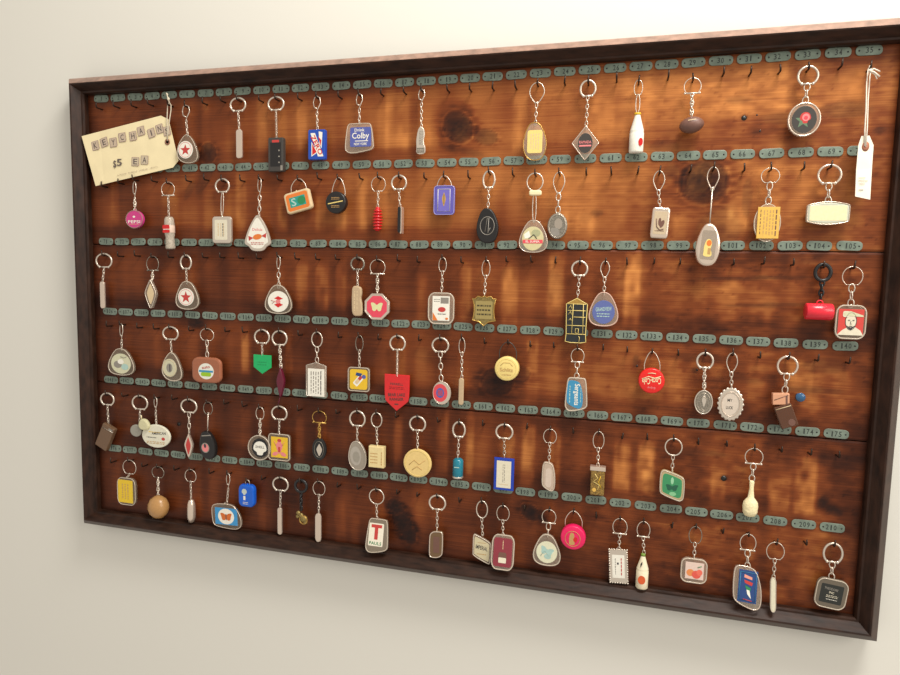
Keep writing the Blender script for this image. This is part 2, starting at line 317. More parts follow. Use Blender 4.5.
def tone(X, Z):
    t = np.where(Z > SEAMS[0], .61, np.where(Z > SEAMS[1], .46, .40))
    t = t + .18 * smooth_noise(X, Z, 90, 40, 1) + .10 * smooth_noise(X, Z, 30, 22, 2)
    t += np.where(Z > SEAMS[0], .12, .07) * np.clip((X + 60) / 350, -1, 1)                   # light from the right painted into the tone, besides redder varnish at left
    scuff = np.clip((X - 90) / 250, 0, 1)
    n4 = smooth_noise(X, Z, 16, 8, 4); n5 = smooth_noise(X, Z, 7, 4, 5); n6 = smooth_noise(X, Z, 5, 2.2, 8)
    t += scuff * (.17 * n4 + .12 * n5) - .16 * np.clip(n6 - .3, 0, 1) * 3 * (.25 + scuff)
    t -= scuff * (.30 * np.exp(-((Z + 68) / 13.0) ** 2) * (.5 + n4) * (X > 250) + .22 * np.exp(-((Z + 155) / 26.0) ** 2) * (.5 + n4))
    t += .07 * smooth_noise(X, Z * 0, 11, 50, 6)                 # columns of wear under the hooks
    rows = [p[1][1] for p in ROWZ] + [-578]
    for r in range(6):
        z0 = rows[r] - 18; z1 = rows[r + 1] + 12
        g = np.random.default_rng(50 + r)
        for c in range(35):
            s = g.random() * .12 - .04
            x = ROWX[r][c]
            wx = 1 / (1 + np.exp((np.abs(X - x) - 7.5) / 1.2)); wz = 1 / (1 + np.exp((z1 + 4 - Z) / 2)) / (1 + np.exp((Z - z0 + 8) / 3))
            t += s * wx * wz
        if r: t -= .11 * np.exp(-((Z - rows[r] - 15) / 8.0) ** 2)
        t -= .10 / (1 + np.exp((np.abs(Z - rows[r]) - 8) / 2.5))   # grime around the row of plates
    for x, zb, zt, wd, st in PT:
        wx = 1 / (1 + np.exp((np.abs(X - x) - wd / 2) / .9)); wz = 1 / (1 + np.exp((zb - Z) / 2.0)) / (1 + np.exp((Z - zt) / 3.0))
        t += st * .40 * wx * wz * (1 + 1.2 * smooth_noise(X, Z, 6, 14, 12))
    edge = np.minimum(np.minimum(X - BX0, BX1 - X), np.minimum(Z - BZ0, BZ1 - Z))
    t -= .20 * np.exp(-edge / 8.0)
    k = np.zeros_like(X)
    for x, z, rx, rz, an, d in KN:
        a = math.radians(an); u = (X - x) * math.cos(a) - (Z - z) * math.sin(a); v = (X - x) * math.sin(a) + (Z - z) * math.cos(a)
        th = np.arctan2(v / rz, u / rx)
        q = np.sqrt((u / rx) ** 2 + (v / rz) ** 2) + .10 * smooth_noise(X, Z, 5, 4, 9)
        body = d / (1 + np.exp((q - 1) / .05))
        core = .6 * d / (1 + np.exp((q - .5) / .12))
        k = np.maximum(k, np.clip(body * (.80 + .25 * smooth_noise(X, Z, 3, 2, 10)) + core * .3, 0, .97))
        ray = np.clip(.5 + 1.6 * smooth_noise(X, Z, 7, 2.4, 11), 0, 1) * np.abs(np.cos(th))      # dark stain running out of the knot along the grain
        big = 1.0 if min(rx, rz) > 8 and d > .45 else 0.0
        t += -(.06 + .26 * big * ray) * d * np.exp(-((q - 1.1) / .55) ** 2) * (q > .9)
        t += .10 * big * d * np.exp(-((q - 1.12) / .07) ** 2)
    return np.clip(t, 0, 1), np.clip(k, 0, 1)
wood = bpy.data.materials.new('varnished_pine'); wood.use_nodes = True
nt = wood.node_tree; N = nt.nodes.new; L = nt.links.new; b = nt.nodes['Principled BSDF']
at = N('ShaderNodeAttribute'); at.attribute_name = 'tone'; ak = N('ShaderNodeAttribute'); ak.attribute_name = 'knot'
tc = N('ShaderNodeTexCoord'); mp = N('ShaderNodeMapping'); mp.inputs['Scale'].default_value = (10, 1, 620); L(tc.outputs['Object'], mp.inputs[0])
gr = N('ShaderNodeTexNoise'); gr.inputs['Scale'].default_value = 1.0; gr.inputs['Detail'].default_value = 5; gr.inputs['Roughness'].default_value = .6; gr.inputs['Distortion'].default_value = .6; L(mp.outputs[0], gr.inputs['Vector'])
m1 = N('ShaderNodeMath'); m1.operation = 'MULTIPLY_ADD'; m1.inputs[1].default_value = .30; m1.inputs[2].default_value = -.15; L(gr.outputs['Fac'], m1.inputs[0])
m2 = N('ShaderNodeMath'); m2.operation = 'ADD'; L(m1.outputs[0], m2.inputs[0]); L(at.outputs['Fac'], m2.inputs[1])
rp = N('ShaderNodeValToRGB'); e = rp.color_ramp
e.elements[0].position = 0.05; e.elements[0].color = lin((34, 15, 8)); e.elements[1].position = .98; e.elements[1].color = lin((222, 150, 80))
for p_, c_ in ((.22, (58, 25, 11)), (.38, (86, 40, 18)), (.54, (122, 61, 28)), (.68, (154, 91, 45)), (.82, (190, 120, 62))):
    q = e.elements.new(p_); q.color = lin(c_)
L(m2.outputs[0], rp.inputs[0])
mxk = N('ShaderNodeMix'); mxk.data_type = 'RGBA'; mxk.inputs[7].default_value = lin((30, 17, 15))
L(ak.outputs['Fac'], mxk.inputs[0]); L(rp.outputs[0], mxk.inputs[6]); L(mxk.outputs[2], b.inputs['Base Color'])
b.inputs['Roughness'].default_value = .4; b.inputs['Specular IOR Level'].default_value = .22
bp = N('ShaderNodeBump'); bp.inputs['Strength'].default_value = .25; bp.inputs['Distance'].default_value = .0008; L(gr.outputs['Fac'], bp.inputs['Height']); L(bp.outputs[0], b.inputs['Normal'])

board = empty('key_board', (0, 0, -578))
tag(board, 'large framed varnished pine board with rows of numbered plates and hooks on the wall', 'key board')
def on_board(mb, name): return mb.build(name, board, loc=(0, 0, 578))
def plank(z0, z1):
    step = 2.0
    nx = int((BX1 + 8 - (BX0 - 8)) / step) + 1; nz = max(2, int(round((z1 - z0) / step)) + 1)
    xs = np.linspace(BX0 - 8, BX1 + 8, nx); zs = np.linspace(z0, z1, nz)
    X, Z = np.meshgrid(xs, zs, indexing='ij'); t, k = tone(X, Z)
    eg = np.minimum(Z - z0, z1 - Z); Y = np.where(eg < 1, .7, 0.0)
    V = np.stack([X, Y, Z], -1).reshape(-1, 3) * MM
    idx = np.arange(nx * nz).reshape(nx, nz)
    F = np.stack([idx[:-1, :-1], idx[1:, :-1], idx[1:, 1:], idx[:-1, 1:]], -1).reshape(-1, 4).tolist()
    nb = len(V); Y1 = 9.0 * MM
    V = V.tolist() + [(xs[0] * MM, Y1, z0 * MM), (xs[-1] * MM, Y1, z0 * MM), (xs[-1] * MM, Y1, z1 * MM), (xs[0] * MM, Y1, z1 * MM)]
    bot = idx[:, 0].tolist(); top = idx[:, -1].tolist(); lf = idx[0, :].tolist(); rt = idx[-1, :].tolist()
    F.append((nb, nb + 3, nb + 2, nb + 1)); F.append(tuple([nb, nb + 1] + bot[::-1])); F.append(tuple([nb + 2, nb + 3] + top))
    F.append(tuple([nb + 3, nb] + lf)); F.append(tuple([nb + 1, nb + 2] + rt[::-1]))
    me = bpy.data.meshes.new('plank'); me.from_pydata(V, [], F); me.materials.append(wood)
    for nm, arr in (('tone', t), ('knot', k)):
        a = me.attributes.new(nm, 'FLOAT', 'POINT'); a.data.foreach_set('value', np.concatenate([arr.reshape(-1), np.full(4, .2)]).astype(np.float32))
    me.update(); o = bpy.data.objects.new('plank', me); C.objects.link(o); o.parent = board; o.location = (0, 0, .578); return o
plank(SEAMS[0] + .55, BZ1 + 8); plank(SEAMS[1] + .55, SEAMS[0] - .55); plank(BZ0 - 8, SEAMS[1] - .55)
bk = MB(); bk.prism(SH['rect'], (BX0 + BX1) / 2, (BZ0 + BZ1) / 2, BX1 - BX0 + 12, BZ1 - BZ0 + 12, 9.0, 12.0, colour(40, 24, 16))
on_board(bk, 'backing_panel')

# frame: each rail a mitred moulding (u outward from the opening, h towards the room)
fm = bpy.data.materials.new('dark_frame_wood'); fm.use_nodes = True
nt = fm.node_tree; N = nt.nodes.new; L = nt.links.new; b = nt.nodes['Principled BSDF']
tc = N('ShaderNodeTexCoord'); mp = N('ShaderNodeMapping'); mp.inputs['Scale'].default_value = (40, 150, 40); L(tc.outputs['Object'], mp.inputs[0])
gr = N('ShaderNodeTexNoise'); gr.inputs['Detail'].default_value = 6; gr.inputs['Scale'].default_value = 1.2; L(mp.outputs[0], gr.inputs['Vector'])
rp = N('ShaderNodeValToRGB'); e = rp.color_ramp; e.elements[0].position = .3; e.elements[0].color = lin((32, 19, 13)); e.elements[1].position = .75; e.elements[1].color = lin((62, 39, 28))
L(gr.outputs['Fac'], rp.inputs[0]); L(rp.outputs[0], b.inputs['Base Color']); b.inputs['Roughness'].default_value = .45; b.inputs['Specular IOR Level'].default_value = .25
bp = N('ShaderNodeBump'); bp.inputs['Strength'].default_value = .3; bp.inputs['Distance'].default_value = .001; L(gr.outputs['Fac'], bp.inputs['Height']); L(bp.outputs[0], b.inputs['Normal'])
lit_edge = M('lit_frame_edge', (142, 110, 94), .32, noise=.3, nscale=90); plain_edge = M('frame_edge', (58, 38, 28), .45, noise=.3, nscale=90)  # top rail's chamfer gets a paler colour: overhead light painted in
PROF = [(0, 0), (0, -6.5), (1.2, -9), (3.2, -9.3), (4.0, -10.5), (10.0, -19.2), (11.5, -19.8), (12.6, -19), (19.8, -11.5), (21, -9.5), (21, 12.9), (0, 12.9)]
ox0, ox1, oz0, oz1 = BX0, BX1, BZ0, BZ1
def rail(side):
    mb = MB(); V = []; n = len(PROF)
    for end in (0, 1):
        for u, y in PROF:
            xa, xb, za, zb = ox0 - u, ox1 + u, oz0 - u, oz1 + u
            V.append({'top': ((xa, y, zb), (xb, y, zb)), 'bottom': ((xa, y, za), (xb, y, za)), 'left': ((xa, y, za), (xa, y, zb)), 'right': ((xb, y, za), (xb, y, zb))}[side][end])
    F = [(i, (i + 1) % n, (i + 1) % n + n, i + n) for i in range(n)]
    mb.add(V, [f for i, f in enumerate(F) if i not in (6, 7, 8)], fm); mb.add(V, [f for i, f in enumerate(F) if i in (6, 7, 8)], lit_edge if side == 'top' else plain_edge)
    mb.add(V, [tuple(range(n)), tuple(range(n, 2 * n))], fm)
    o = on_board(mb, 'frame_rail')
    b_ = bmesh.new(); b_.from_mesh(o.data); bmesh.ops.remove_doubles(b_, verts=b_.verts, dist=1e-6); bmesh.ops.recalc_face_normals(b_, faces=b_.faces); b_.to_mesh(o.data); b_.free()
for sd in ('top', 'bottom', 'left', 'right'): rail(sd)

# ------------------------------------------------------------------ number plates: the 100 that show largest are parts, the rest one part
pm = M('verdigris_zinc', (120, 133, 120), .45, .25, noise=.22, nscale=120)
hole = colour(24, 22, 20); nailm = M('rusty_nail', (58, 44, 36), .4, .7, noise=.3)
stamp = colour(48, 54, 50)
PL = rrect(.8, 5, .36)
def plate(mb, r, c, dx=0, dz=0):
    x, z = plate_pos(r, c); g = random.Random(r * 35 + c)
    rot = math.radians(g.uniform(-2.2, 2.2)); y = -.2 - .9
    mb.prism(PL, x, z, 23.6, 9.6, y, -.1, pm, .3, rot)
    for sx in (-1, 1):
        mb.lathe([(1.0, .35), (.9, 0), (.4, -.25)], x + sx * 8.7 * math.cos(rot), y - .05, z - sx * 8.7 * math.sin(rot), hole, 'y', 8)
    s = str(r * 35 + c + 1); w = {1: 2.6, 2: 6.6, 3: 9.6}[len(s)]
    off = g.uniform(-1.2, 1.2)
    for k, ch in enumerate(s):
        cx = (k - (len(s) - 1) / 2) * 3.7 + off
        mb.text(ch, x + cx, z + g.uniform(-.3, .3) , 2.7 if ch != '1' else 1.3, 5.6, y - .06, stamp, rot)
cells = sorted([(r, c) for r in range(6) for c in range(35)], key=lambda rc: -(rc[1] * 10 + (3 if rc[0] < 5 else 0) - rc[0] * .1))
for k, (r, c) in enumerate(cells[:100]):
    mb = MB(); plate(mb, r, c); on_board(mb, 'number_plate')
mb = MB()
for r, c in cells[100:]: plate(mb, r, c)
tag(on_board(mb, 'number_plates'), kind='stuff')

for px, py, r in ((744, 118, 2.6), (723.8, 478.4, 2.9), (178.8, 424.2, 2.4), (637, 366, 1.2), (697, 370, 1.2), (760, 131, .9), (757, 115, .9)):
    p = U(px, py, 0); hm = MB(); hm.lathe([(r, .1), (r, -.12), (.1, -.14)], p[0], 0, p[2], hole, 'y', 14); on_board(hm, 'screw_hole')

# ------------------------------------------------------------------ hooks; the ones that carry something are set by what hangs there
HOOK = {}
for r in range(6):
    g = random.Random(90 + r)
    for c in range(35):
        x, z = plate_pos(r, c); a, b2 = HOOKDZ[r]
        HOOK[(r, c)] = [x + 1.5 + g.uniform(-1, 1), z + a + (b2 - a) * (c / 34) + g.uniform(-1, 1)]
def claim(x, z):
    """the hook nearest to where a ring hangs is the one that carries it"""
    k = min(HOOK, key=lambda q: (HOOK[q][0] - x) ** 2 + (HOOK[q][1] - z) ** 2 * .7)
    HOOK[k] = [x, z]; return k
def hook(mb, r, c):
    x, z = HOOK[(r, c)]; g = random.Random(r * 77 + c); k = g.uniform(-1.0, 1.0); h = g.uniform(5.2, 7.5)
    pts = [(x, .4, z), (x, -4.5, z), (x, -9.4, z), (x + k * .2, -10.6, z + .7), (x + k * .3, -11.1, z + 2.2), (x + k, -11.2, z + h + .6)]
    mb.tube(pts, .95, nailm, n=7, rs=[1.05, 1.0, 1.0, 1.0, .95, .8])

# ------------------------------------------------------------------ keychains
GROUP = 'keychains hanging on the key board'
Y0 = -8.0
def ring_pts(kind, w, h):
    """outline of the ring, centre at 0, in the x-z plane"""
    if kind in ('A', 'T'):
        return [(w / 2 * math.sin(a), h / 2 * math.cos(a)) for a in np.linspace(-math.radians(146), math.radians(146), 25)]
    if kind == 'O': return [(w / 2 * math.sin(a), h / 2 * math.cos(a)) for a in np.linspace(-PI, PI, 25)[:-1]]
    if kind == 'B': return [(w / 2 * math.sin(a) , h / 2 * math.cos(a)) for a in np.linspace(-math.radians(142), math.radians(142), 25)]
    if kind == 'P': return [(w / 2 * math.sin(a) * (1.0 if math.cos(a) > 0 else (1 + math.cos(a) * .45)), h / 2 * math.cos(a)) for a in np.linspace(-math.radians(165), math.radians(165), 25)]
def make_ring(root, kind, x, z, w, h, mat=None, yaw=0.0):
    mb = MB()
    if kind == 'K':                                           # black plastic snap ring
        mb.tube([(w / 2 * .82 * math.sin(a), 0, h / 2 * .82 * math.cos(a)) for a in np.linspace(0, 2 * PI, 25)[:-1]], 1.9, mat or BLK, True, 8)
    elif kind == 'V':                                         # slim snap hook seen almost from the side
        q = mat or SIL
        mb.tube([(-w * .35, 0, -h * .2), (-w * .45, 0, h * .1), (-w * .3, 0, h * .4), (0, 0, h * .5), (w * .35, 0, h * .38), (w * .45, 0, h * .05), (w * .1, 0, -h * .32), (0, 0, -h * .5)], .6, q)
        mb.tube([(-w * .35, 0, -h * .2), (0, 0, -h * .3)], .8, q)
    else:
        q = mat or SIL; pts = ring_pts(kind, w, h)
        r = {'A': 1.25, 'T': .5, 'O': .8, 'B': .5, 'P': .6}[kind]
        r = min(r, w * .09)
        mb.tube([(a, 0, b_) for a, b_ in pts], r, q, kind == 'O')
        if kind in ('A', 'T'):
            zb = pts[0][1]; mb.tube([(pts[0][0], 0, zb), (pts[-1][0], 0, zb)], r * .85, q)
            for k in (0, -1): mb.ball(pts[k][0], 0, zb, r * 1.35, r * 1.35, r * 1.35, q, 6)
        if kind == 'B':
            zb = pts[0][1]; e = w * .44
            mb.tube([(-e, 0, zb), (e, 0, zb)], max(.9, r * 1.6), q, n=8)
            for k in (-1, 1): mb.ball(k * e, 0, zb, 1.15, 1.15, 1.15, q, 6)
        if kind == 'P':
            mb.tube([(pts[0][0] - 1.2, 0, -h * .46), (pts[-1][0] + 1.2, 0, -h * .46)], 1.0, q, n=8)
    return mb.build('ring', root, (x, 0, z), (0, 0, yaw))
def link(mb, p, d, L, W, r, ang, m):
    d = d / (np.linalg.norm(d) + 1e-9); a = np.cross(d, [0, 1., 0]); a /= np.linalg.norm(a) + 1e-9; b_ = np.cross(d, a)
    s = a * math.cos(ang) + b_ * math.sin(ang)
    pts = []
    for t in np.linspace(0, 2 * PI, 13)[:-1]: pts.append(p + d * (L / 2 * math.cos(t)) + s * (W / 2 * math.sin(t)))
    mb.tube(pts, r, m, True, 5)
def make_chain(root, a, b_, kind, mat=None):
    a = np.array(a, float); b_ = np.array(b_, float); d = b_ - a; Ln = float(np.linalg.norm(d)); m = mat or SIL; mb = MB()
    if kind == 'coil':
        n = max(6, int(Ln / 1.5)); pts = []
        for i in range(n * 6 + 1):
            t = i / (n * 6); an = i / 6 * 2 * PI; pts.append(a + d * t + np.array([1.5 * math.cos(an), 1.5 * math.sin(an), 0]))
        mb.tube(pts, .4, m, n=4)
    elif kind == 'rod':
        mb.tube([a, b_], .8, m, n=7); link(mb, a, d, 4, 3, .5, .3, m); link(mb, b_, d, 4, 3, .5, .8, m)
    elif kind == 'long':
        link(mb, (a + b_) / 2, d, Ln + 1, 4.2, .6, .15, m)
    elif kind == 'twist':
        n = max(3, int(Ln / 2.6))
        for i in range(n): link(mb, a + d * ((i + .5) / n), d, Ln / n * 1.5, 3.4, .75, .5 + i * .9, m)
    elif kind == 'big':
        n = max(2, int(round(Ln / 7.0)))
        for i in range(n): link(mb, a + d * ((i + .5) / n), d, Ln / n * 1.2, 5.4 if i % 2 == 0 else 3.5, .7, .25 if i % 2 == 0 else 1.3, m)
    elif kind == 'fat':
        n = max(2, int(round(Ln / 4.6)))
        for i in range(n): link(mb, a + d * ((i + .5) / n), d, Ln / n * 1.45, 4.0, 1.0, .4 + (i % 2) * 1.2, m)
    elif kind == 'none': return None
    else:
        n = max(2, int(round(Ln / 4.3)))
        for i in range(n): link(mb, a + d * ((i + .5) / n), d, Ln / n * 1.36, 3.1, .5, .35 + (i % 2) * 1.15, m)
    return mb.build('chain', root)
class Ctx: pass
def shape_fob(root, cx, cy, w, h, shape, mat, t=4.5, bev=1.2, rim=None, rimr=.55, tilt=0, yaw=0, ins=None, imat=None, idx=0, idy=0, itilt=0, dec=(), name='pendant', y=0.0, proud=.05, iname='insert', pitch=0):
    """a flat pendant; sizes and decal positions in photograph pixels relative to its centre"""
    p = U(cx, cy, Y0 + y); sx, sz = scale_at(cx, cy); W, H = w * sx, h * sz
    mb = MB(); mb.prism(SH[shape], 0, 0, W, H, -t / 2, t / 2, mat, bev)
    if ins is None: decals(mb, dec, sx, sz, -t / 2 - .06)
    mb.lathe([(1.5, -.5), (1.5, .5)], 0, 0, H / 2 - .2, NIC if mat in (CLR, CLD) else mat, 'x', 8) if shape not in ('bar', 'pill') and h > 12 else None
    o = mb.build(name, root, p - np.array(root['_p']), (math.radians(pitch), math.radians(tilt), math.radians(yaw)))
    if rim:
        rb = MB(); ol = SH[shape]
        rb.tube([(a * (W / 2 - rimr * .7), 0, b_ * (H / 2 - rimr * .7)) for a, b_ in ol], rimr, rim, True, 6)
        rb.build('rim', o, (0, -t / 2 + rimr * .4, 0))
    if ins:
        ib = MB(); sh, iw, ih = ins
        ib.prism(SH[sh], 0, 0, iw * sx, ih * sz, -proud, 1.2, imat, .15)
        decals(ib, dec, sx, sz, -proud - .06)
        ib.build(iname, o, (idx * sx, -t / 2 - .02, -idy * sz), (0, math.radians(itilt), 0))
    return o
def decals(mb, dec, sx, sz, y):
    for k, d in enumerate(dec):
        yy = y - .05 * k
        if d[0] == 't':
            _, s, dx, dy, w, h, m = d[:7]; mb.text(s, dx * sx, -dy * sz, w * sx, h * sz, yy, m, math.radians(d[7]) if len(d) > 7 else 0)
        elif d[0] == 'l':                                        # rows of writing too small to read
            _, dx, dy, w, h, n, m = d[:7]; vert = len(d) > 7; g = random.Random(int(w * 10 + n + abs(dx) * 3))
            for i in range(n):
                u = -1 + (2 * i + 1) / n; pos = -.5
                while pos < .48:
                    ln = g.uniform(.06, .2); ln = min(ln, .5 - pos)
                    if vert: mb.flat(SH['rect'], (dx + u * w / 2) * sx, -(dy + (pos + ln / 2) * h) * sz, w / n * .38 * sx, ln * h * sz, yy, m)
                    else: mb.flat(SH['rect'], (dx + (pos + ln / 2) * w) * sx, -(dy + u * h / 2) * sz, ln * w * sx, h / n * .38 * sz, yy, m)
                    pos += ln + .05
        elif d[0] == 'ring':
            _, dx, dy, w, h, th, m = d
            mb.tube([(dx * sx + x * w / 2 * sx, yy, -dy * sz + z * h / 2 * sz) for x, z in SH['round']], th, m, True, 4)
        elif d[0] == 'path':
            _, pts, th, m = d; mb.tube([(a * sx, yy, -b_ * sz) for a, b_ in pts], th, m, n=5)
        elif d[0] == 'poly':
            _, pts, m = d; mb.add([(a * sx, yy, -b_ * sz) for a, b_ in pts], [tuple(range(len(pts)))], m)
        else:
            sh, dx, dy, w, h, m = d[:6]; mb.flat(SH[sh], dx * sx, -dy * sz, w * sx, h * sz, yy, m, math.radians(d[6]) if len(d) > 6 else 0)
def K(label, ring, chain, fobs, top=None, cmat=None, claimhook=True):
    """ring = (kind, px, py, w px, h px[, material]); fobs = list of (builder, args, kwargs); top = px, py where the chain ends"""
    if ring:
        kind, rx, ry, rw, rh = ring[:5]; rm = ring[5] if len(ring) > 5 else None
        c = U(rx, ry, Y0); sx, sz = scale_at(rx, ry); W, H = rw * sx, rh * sz
        wire = 1.9 if kind == 'K' else min({'A': 1.25, 'T': .5, 'O': .8, 'B': .5, 'P': .6, 'V': .6}[kind], W * .09 if kind != 'V' else 9)
        ht = H / 2 * (.82 if kind == 'K' else 1)
        hk = (c[0], c[2] + ht - wire - (1.45 if kind in 'KV' or W > 13 else 1.9))
    else:
        c = U(rx0, ry0, Y0)
    claim(*hk)
    root = empty('keychain', (hk[0], Y0, hk[1])); tag(root, label, 'keychain', GROUP)
    root['_p'] = [float(hk[0]), Y0, float(hk[1])]
    rp_ = (c[0] - hk[0], c[2] - hk[1])
    yaw = 0.0
    if kind == 'V' and rw < 5:                                # a wider snap hook turned until it is seen almost edge on
        az = math.atan2(CAM[0] - c[0], -CAM[1]); yaw = az - math.acos(min(1, W * math.cos(az) / 9.0)); W = 9.0
    make_ring(root, kind, rp_[0], rp_[1], W, H, rm, yaw)
    lo = -H / 2 * (.82 if kind in ('A', 'T', 'B', 'K') else 1)
    if top and chain != 'none':
        e = U(top[0], top[1], Y0)
        make_chain(root, (rp_[0], 0, rp_[1] + lo), (e[0] - hk[0], 0, e[2] - hk[1]), chain, cmat)
    for f in fobs: f(root)
    del root['_p']
    return root
def F(*a, **k): return lambda root: shape_fob(root, *a, **k)
def cap(root, cx, cy, w, h, mat, depth, dec=(), bail=(0, 0, 0, 0), bmat=None, face=None, y=-3.0):
    """a thick round cap under a wire bail"""
    p = U(cx, cy, Y0); sx, sz = scale_at(cx, cy); R = (w * sx + h * sz) / 4; q = p - np.array(root['_p'])
    mb = MB(); D = depth
    mb.lathe([(R * .97, D / 2), (R, D / 2 - .8), (R, -D / 2 + 1.2), (R * .96, -D / 2 + .3), (R * .9, -D / 2), (R * .02, -D / 2)], 0, 0, 0, mat, 'y', 32)
    if face: mb.lathe([(R * .86, .0), (R * .86, -.25), (.2, -.25)], 0, -D / 2, 0, face, 'y', 28)
    decals(mb, dec, sx, sz, -D / 2 - (.35 if face else .1))
    mb.build('cap', root, q + [0, y, 0])
def bail_ring(w, h): pass
def KB(label, hookpx, fob, legs, mat=None, wire=.55, topw=.55):
    """a keychain held by a wire bail: legs = half width px at the bottom, bottom py"""
    hx, hy = hookpx; t = U(hx, hy, Y0); hk = (t[0], t[2] - wire - 1.5); claim(*hk)
    root = empty('keychain', (hk[0], Y0, hk[1])); tag(root, label, 'keychain', GROUP); root['_p'] = [float(hk[0]), Y0, float(hk[1])]
    hw, by, bx = legs; b_ = U(bx, by, Y0); sx, sz = scale_at(bx, by); Wd = hw * sx; H = t[2] - b_[2]; cxm = b_[0] - t[0]
    pts = []
    for s in np.linspace(-1, 1, 21):
        a = abs(s); x = math.copysign(min(1, 1.25 * math.sin(a * PI / 2 * .9) * (topw + (1 - topw) * a)), s) if s else 0
        pts.append((x * Wd + cxm * a, 0, t[2] - hk[1] - H * a ** 2.2))
    mb = MB(); mb.tube(pts, wire, mat or SIL); mb.build('bail', root)
    fob(root); del root['_p']; return root
def lathe_fob(cx, cy, w, h, prof, dec=(), tilt=0, y=0, squash=1.0, name='pendant', axis='z'):
    """turned pendant: prof = list of sections [(material, [(r, z) ...])], r and z as fractions of half size"""
    def f(root):
        p = U(cx, cy, Y0 + y); sx, sz = scale_at(cx, cy); W, H = w * sx / 2, h * sz / 2; mb = MB()
        for m, pr in prof:
            if axis == 'z': mb.lathe([(r * W, z * H) for r, z in pr], 0, 0, 0, m, 'z', 20, squash)
            else: mb.lathe([(r * H, z * W) for r, z in pr], 0, 0, 0, m, 'x', 24)
        decals(mb, dec, sx, sz, -W * squash - .15 if axis == 'z' else -H - .15)
        mb.build(name, root, p - np.array(root['_p']), (0, math.radians(tilt), 0))
    return f

TAN = colour(214, 190, 150); INS = colour(222, 214, 190); BLUI = colour(82, 92, 160); ROSE = colour(205, 70, 80); TEAL = colour(40, 150, 135)
STRAW = colour(222, 178, 84); BROWN = colour(112, 78, 66, .45); RUST = colour(158, 96, 68); PURP = colour(96, 88, 170, .2); MAG = colour(200, 60, 130, .25)
HOT = colour(226, 28, 92, .35); PALE = colour(214, 222, 196); SKY = colour(60, 140, 180); DBL = colour(36, 66, 120); PLUM = colour(96, 22, 44, .35); BEIGE = colour(190, 165, 132)
GREEN = colour(24, 168, 96, .35); LGR = colour(170, 200, 190); LEM = colour(230, 206, 124); OCH = colour(190, 150, 92); PAPER = M('manila_paper', (238, 222, 178), .7, noise=.05, nscale=40)
stick = dict(t=3.2, bev=1.0)

# ---- first row
K('clear teardrop tag with a red star on white, beside the large paper sign', ('V', 186, 112.5, 8, 15), 'L',
  [F(188, 149.5, 21, 27, 'tria', CLD, rim=RIM, ins=('round', 14.5, 17.5), imat=WHT, idx=-1.5, idy=.5, dec=[('ring', 0, 0, 12, 15, .25, PNK), ('star', 0, .3, 10.5, 12, RDT)])], (187.6, 136))
K('flat silver bar under a thick silver ring, top row, right of the red star tag', ('A', 238, 105, 15, 14), 'L', [F(239.5, 144, 6, 29, 'bar', WHM, **stick)], (239.3, 130))
K('dark grey oblong box hanging from a coiled spring, top row', ('A', 276, 104, 15.5, 14), 'coil',
  [F(277, 155, 15, 34, 'rrs', DGR, t=7, bev=1, dec=[('rect', 0, -13, 7, 3, RDT), ('rect', 0, 0, 10.5, 24, BLK), ('round', 3.5, -4, 1.6, 1.6, GRY), ('round', 3.5, 2, 1.6, 1.6, GRY), ('round', 3.5, 8, 1.6, 1.6, GRY), ('rect', 6, 13.5, 2.2, 5, GRY)])], (276.6, 138))
K('blue box tag with white and red slanted bands and red lettering', ('V', 317, 104, 8, 16), 'L',
  [F(317.6, 145, 17, 30, 'rrs', BLU, t=6, bev=.8, dec=[('poly', [(-6, -11.5), (-1.5, -11.5), (7, 12), (1.5, 12)], WHT), ('poly', [(-5, -3), (-5, 12), (1, 8)], WHT), ('poly', [(-4.2, -1), (-4.2, 10.5), (.2, 7.5)], RED),
    ('poly', [(2.2, -13), (6, -12), (5.2, 4), (3, 0)], WHT), ('poly', [(1.8, -8), (5, -4), (4.4, 2)], RED), ('t', 'ZERO', .4, .5, 19, 5, RED, 62)])], (317.4, 130))
K('clear rounded tag with a violet blue label and white script in the top row', ('V', 359.4, 101, 7, 15), 'L',
  [F(359.8, 138.4, 28, 29, 'quad', CLR, rim=RIM, ins=('rrs', 21, 19.5), imat=BLUI, idx=1.5, idy=-1, dec=[('t', 'Drink', -1, -7, 10, 3, WHT), ('t', 'Colby', 0, -.5, 17, 8, WHT), ('rect', 1, 4, 13, .8, WHT), ('t', 'NEW YORK', 0, 7, 13, 2.6, WHT)])], (359.4, 124.5))
K('small flat silver shoe-sole tag, left of the large dark knot', ('V', 421.6, 96, 7, 14), 'L', [F(421, 141, 10, 27, 'foot', SIL, t=2.4, bev=.7, dec=[('l', 0, -3, 4, 14, 3, PEW, 1), ('rect', 0, 9.5, 7.5, 5, PEW), ('l', 0, 9.5, 6, 3, 2, SIL)])], (421.4, 128))
K('clear oval tag with gold rim and a pale yellow label in the top row', ('P', 537, 93, 15, 21), 'L', [F(535, 142, 23, 37, 'ovoid', CLR, rim=GOLD, ins=('rr', 15, 23), imat=LEM, dec=[('l', 0, 0, 10, 16, 4, TAN, 1)])], (535.4, 125))
K('clear diamond tag holding a black oval with pink lettering', ('A', 588, 89, 15, 17), 'L', [F(585.4, 143.5, 24.5, 31, 'diamond', CLR, rim=WHM, ins=('round', 14.5, 20), imat=DGR, dec=[('t', 'RAMADA', 0, -1, 12, 2.8, PNK), ('rect', 0, 2.6, 12, 1.6, PNK)])], (586, 130))
WP = [(.02, -1), (.92, -1), (1, -.92), (1, -.02), (.93, .03), (.97, .08), (.94, .14), (.4, .84), (.4, .95)]
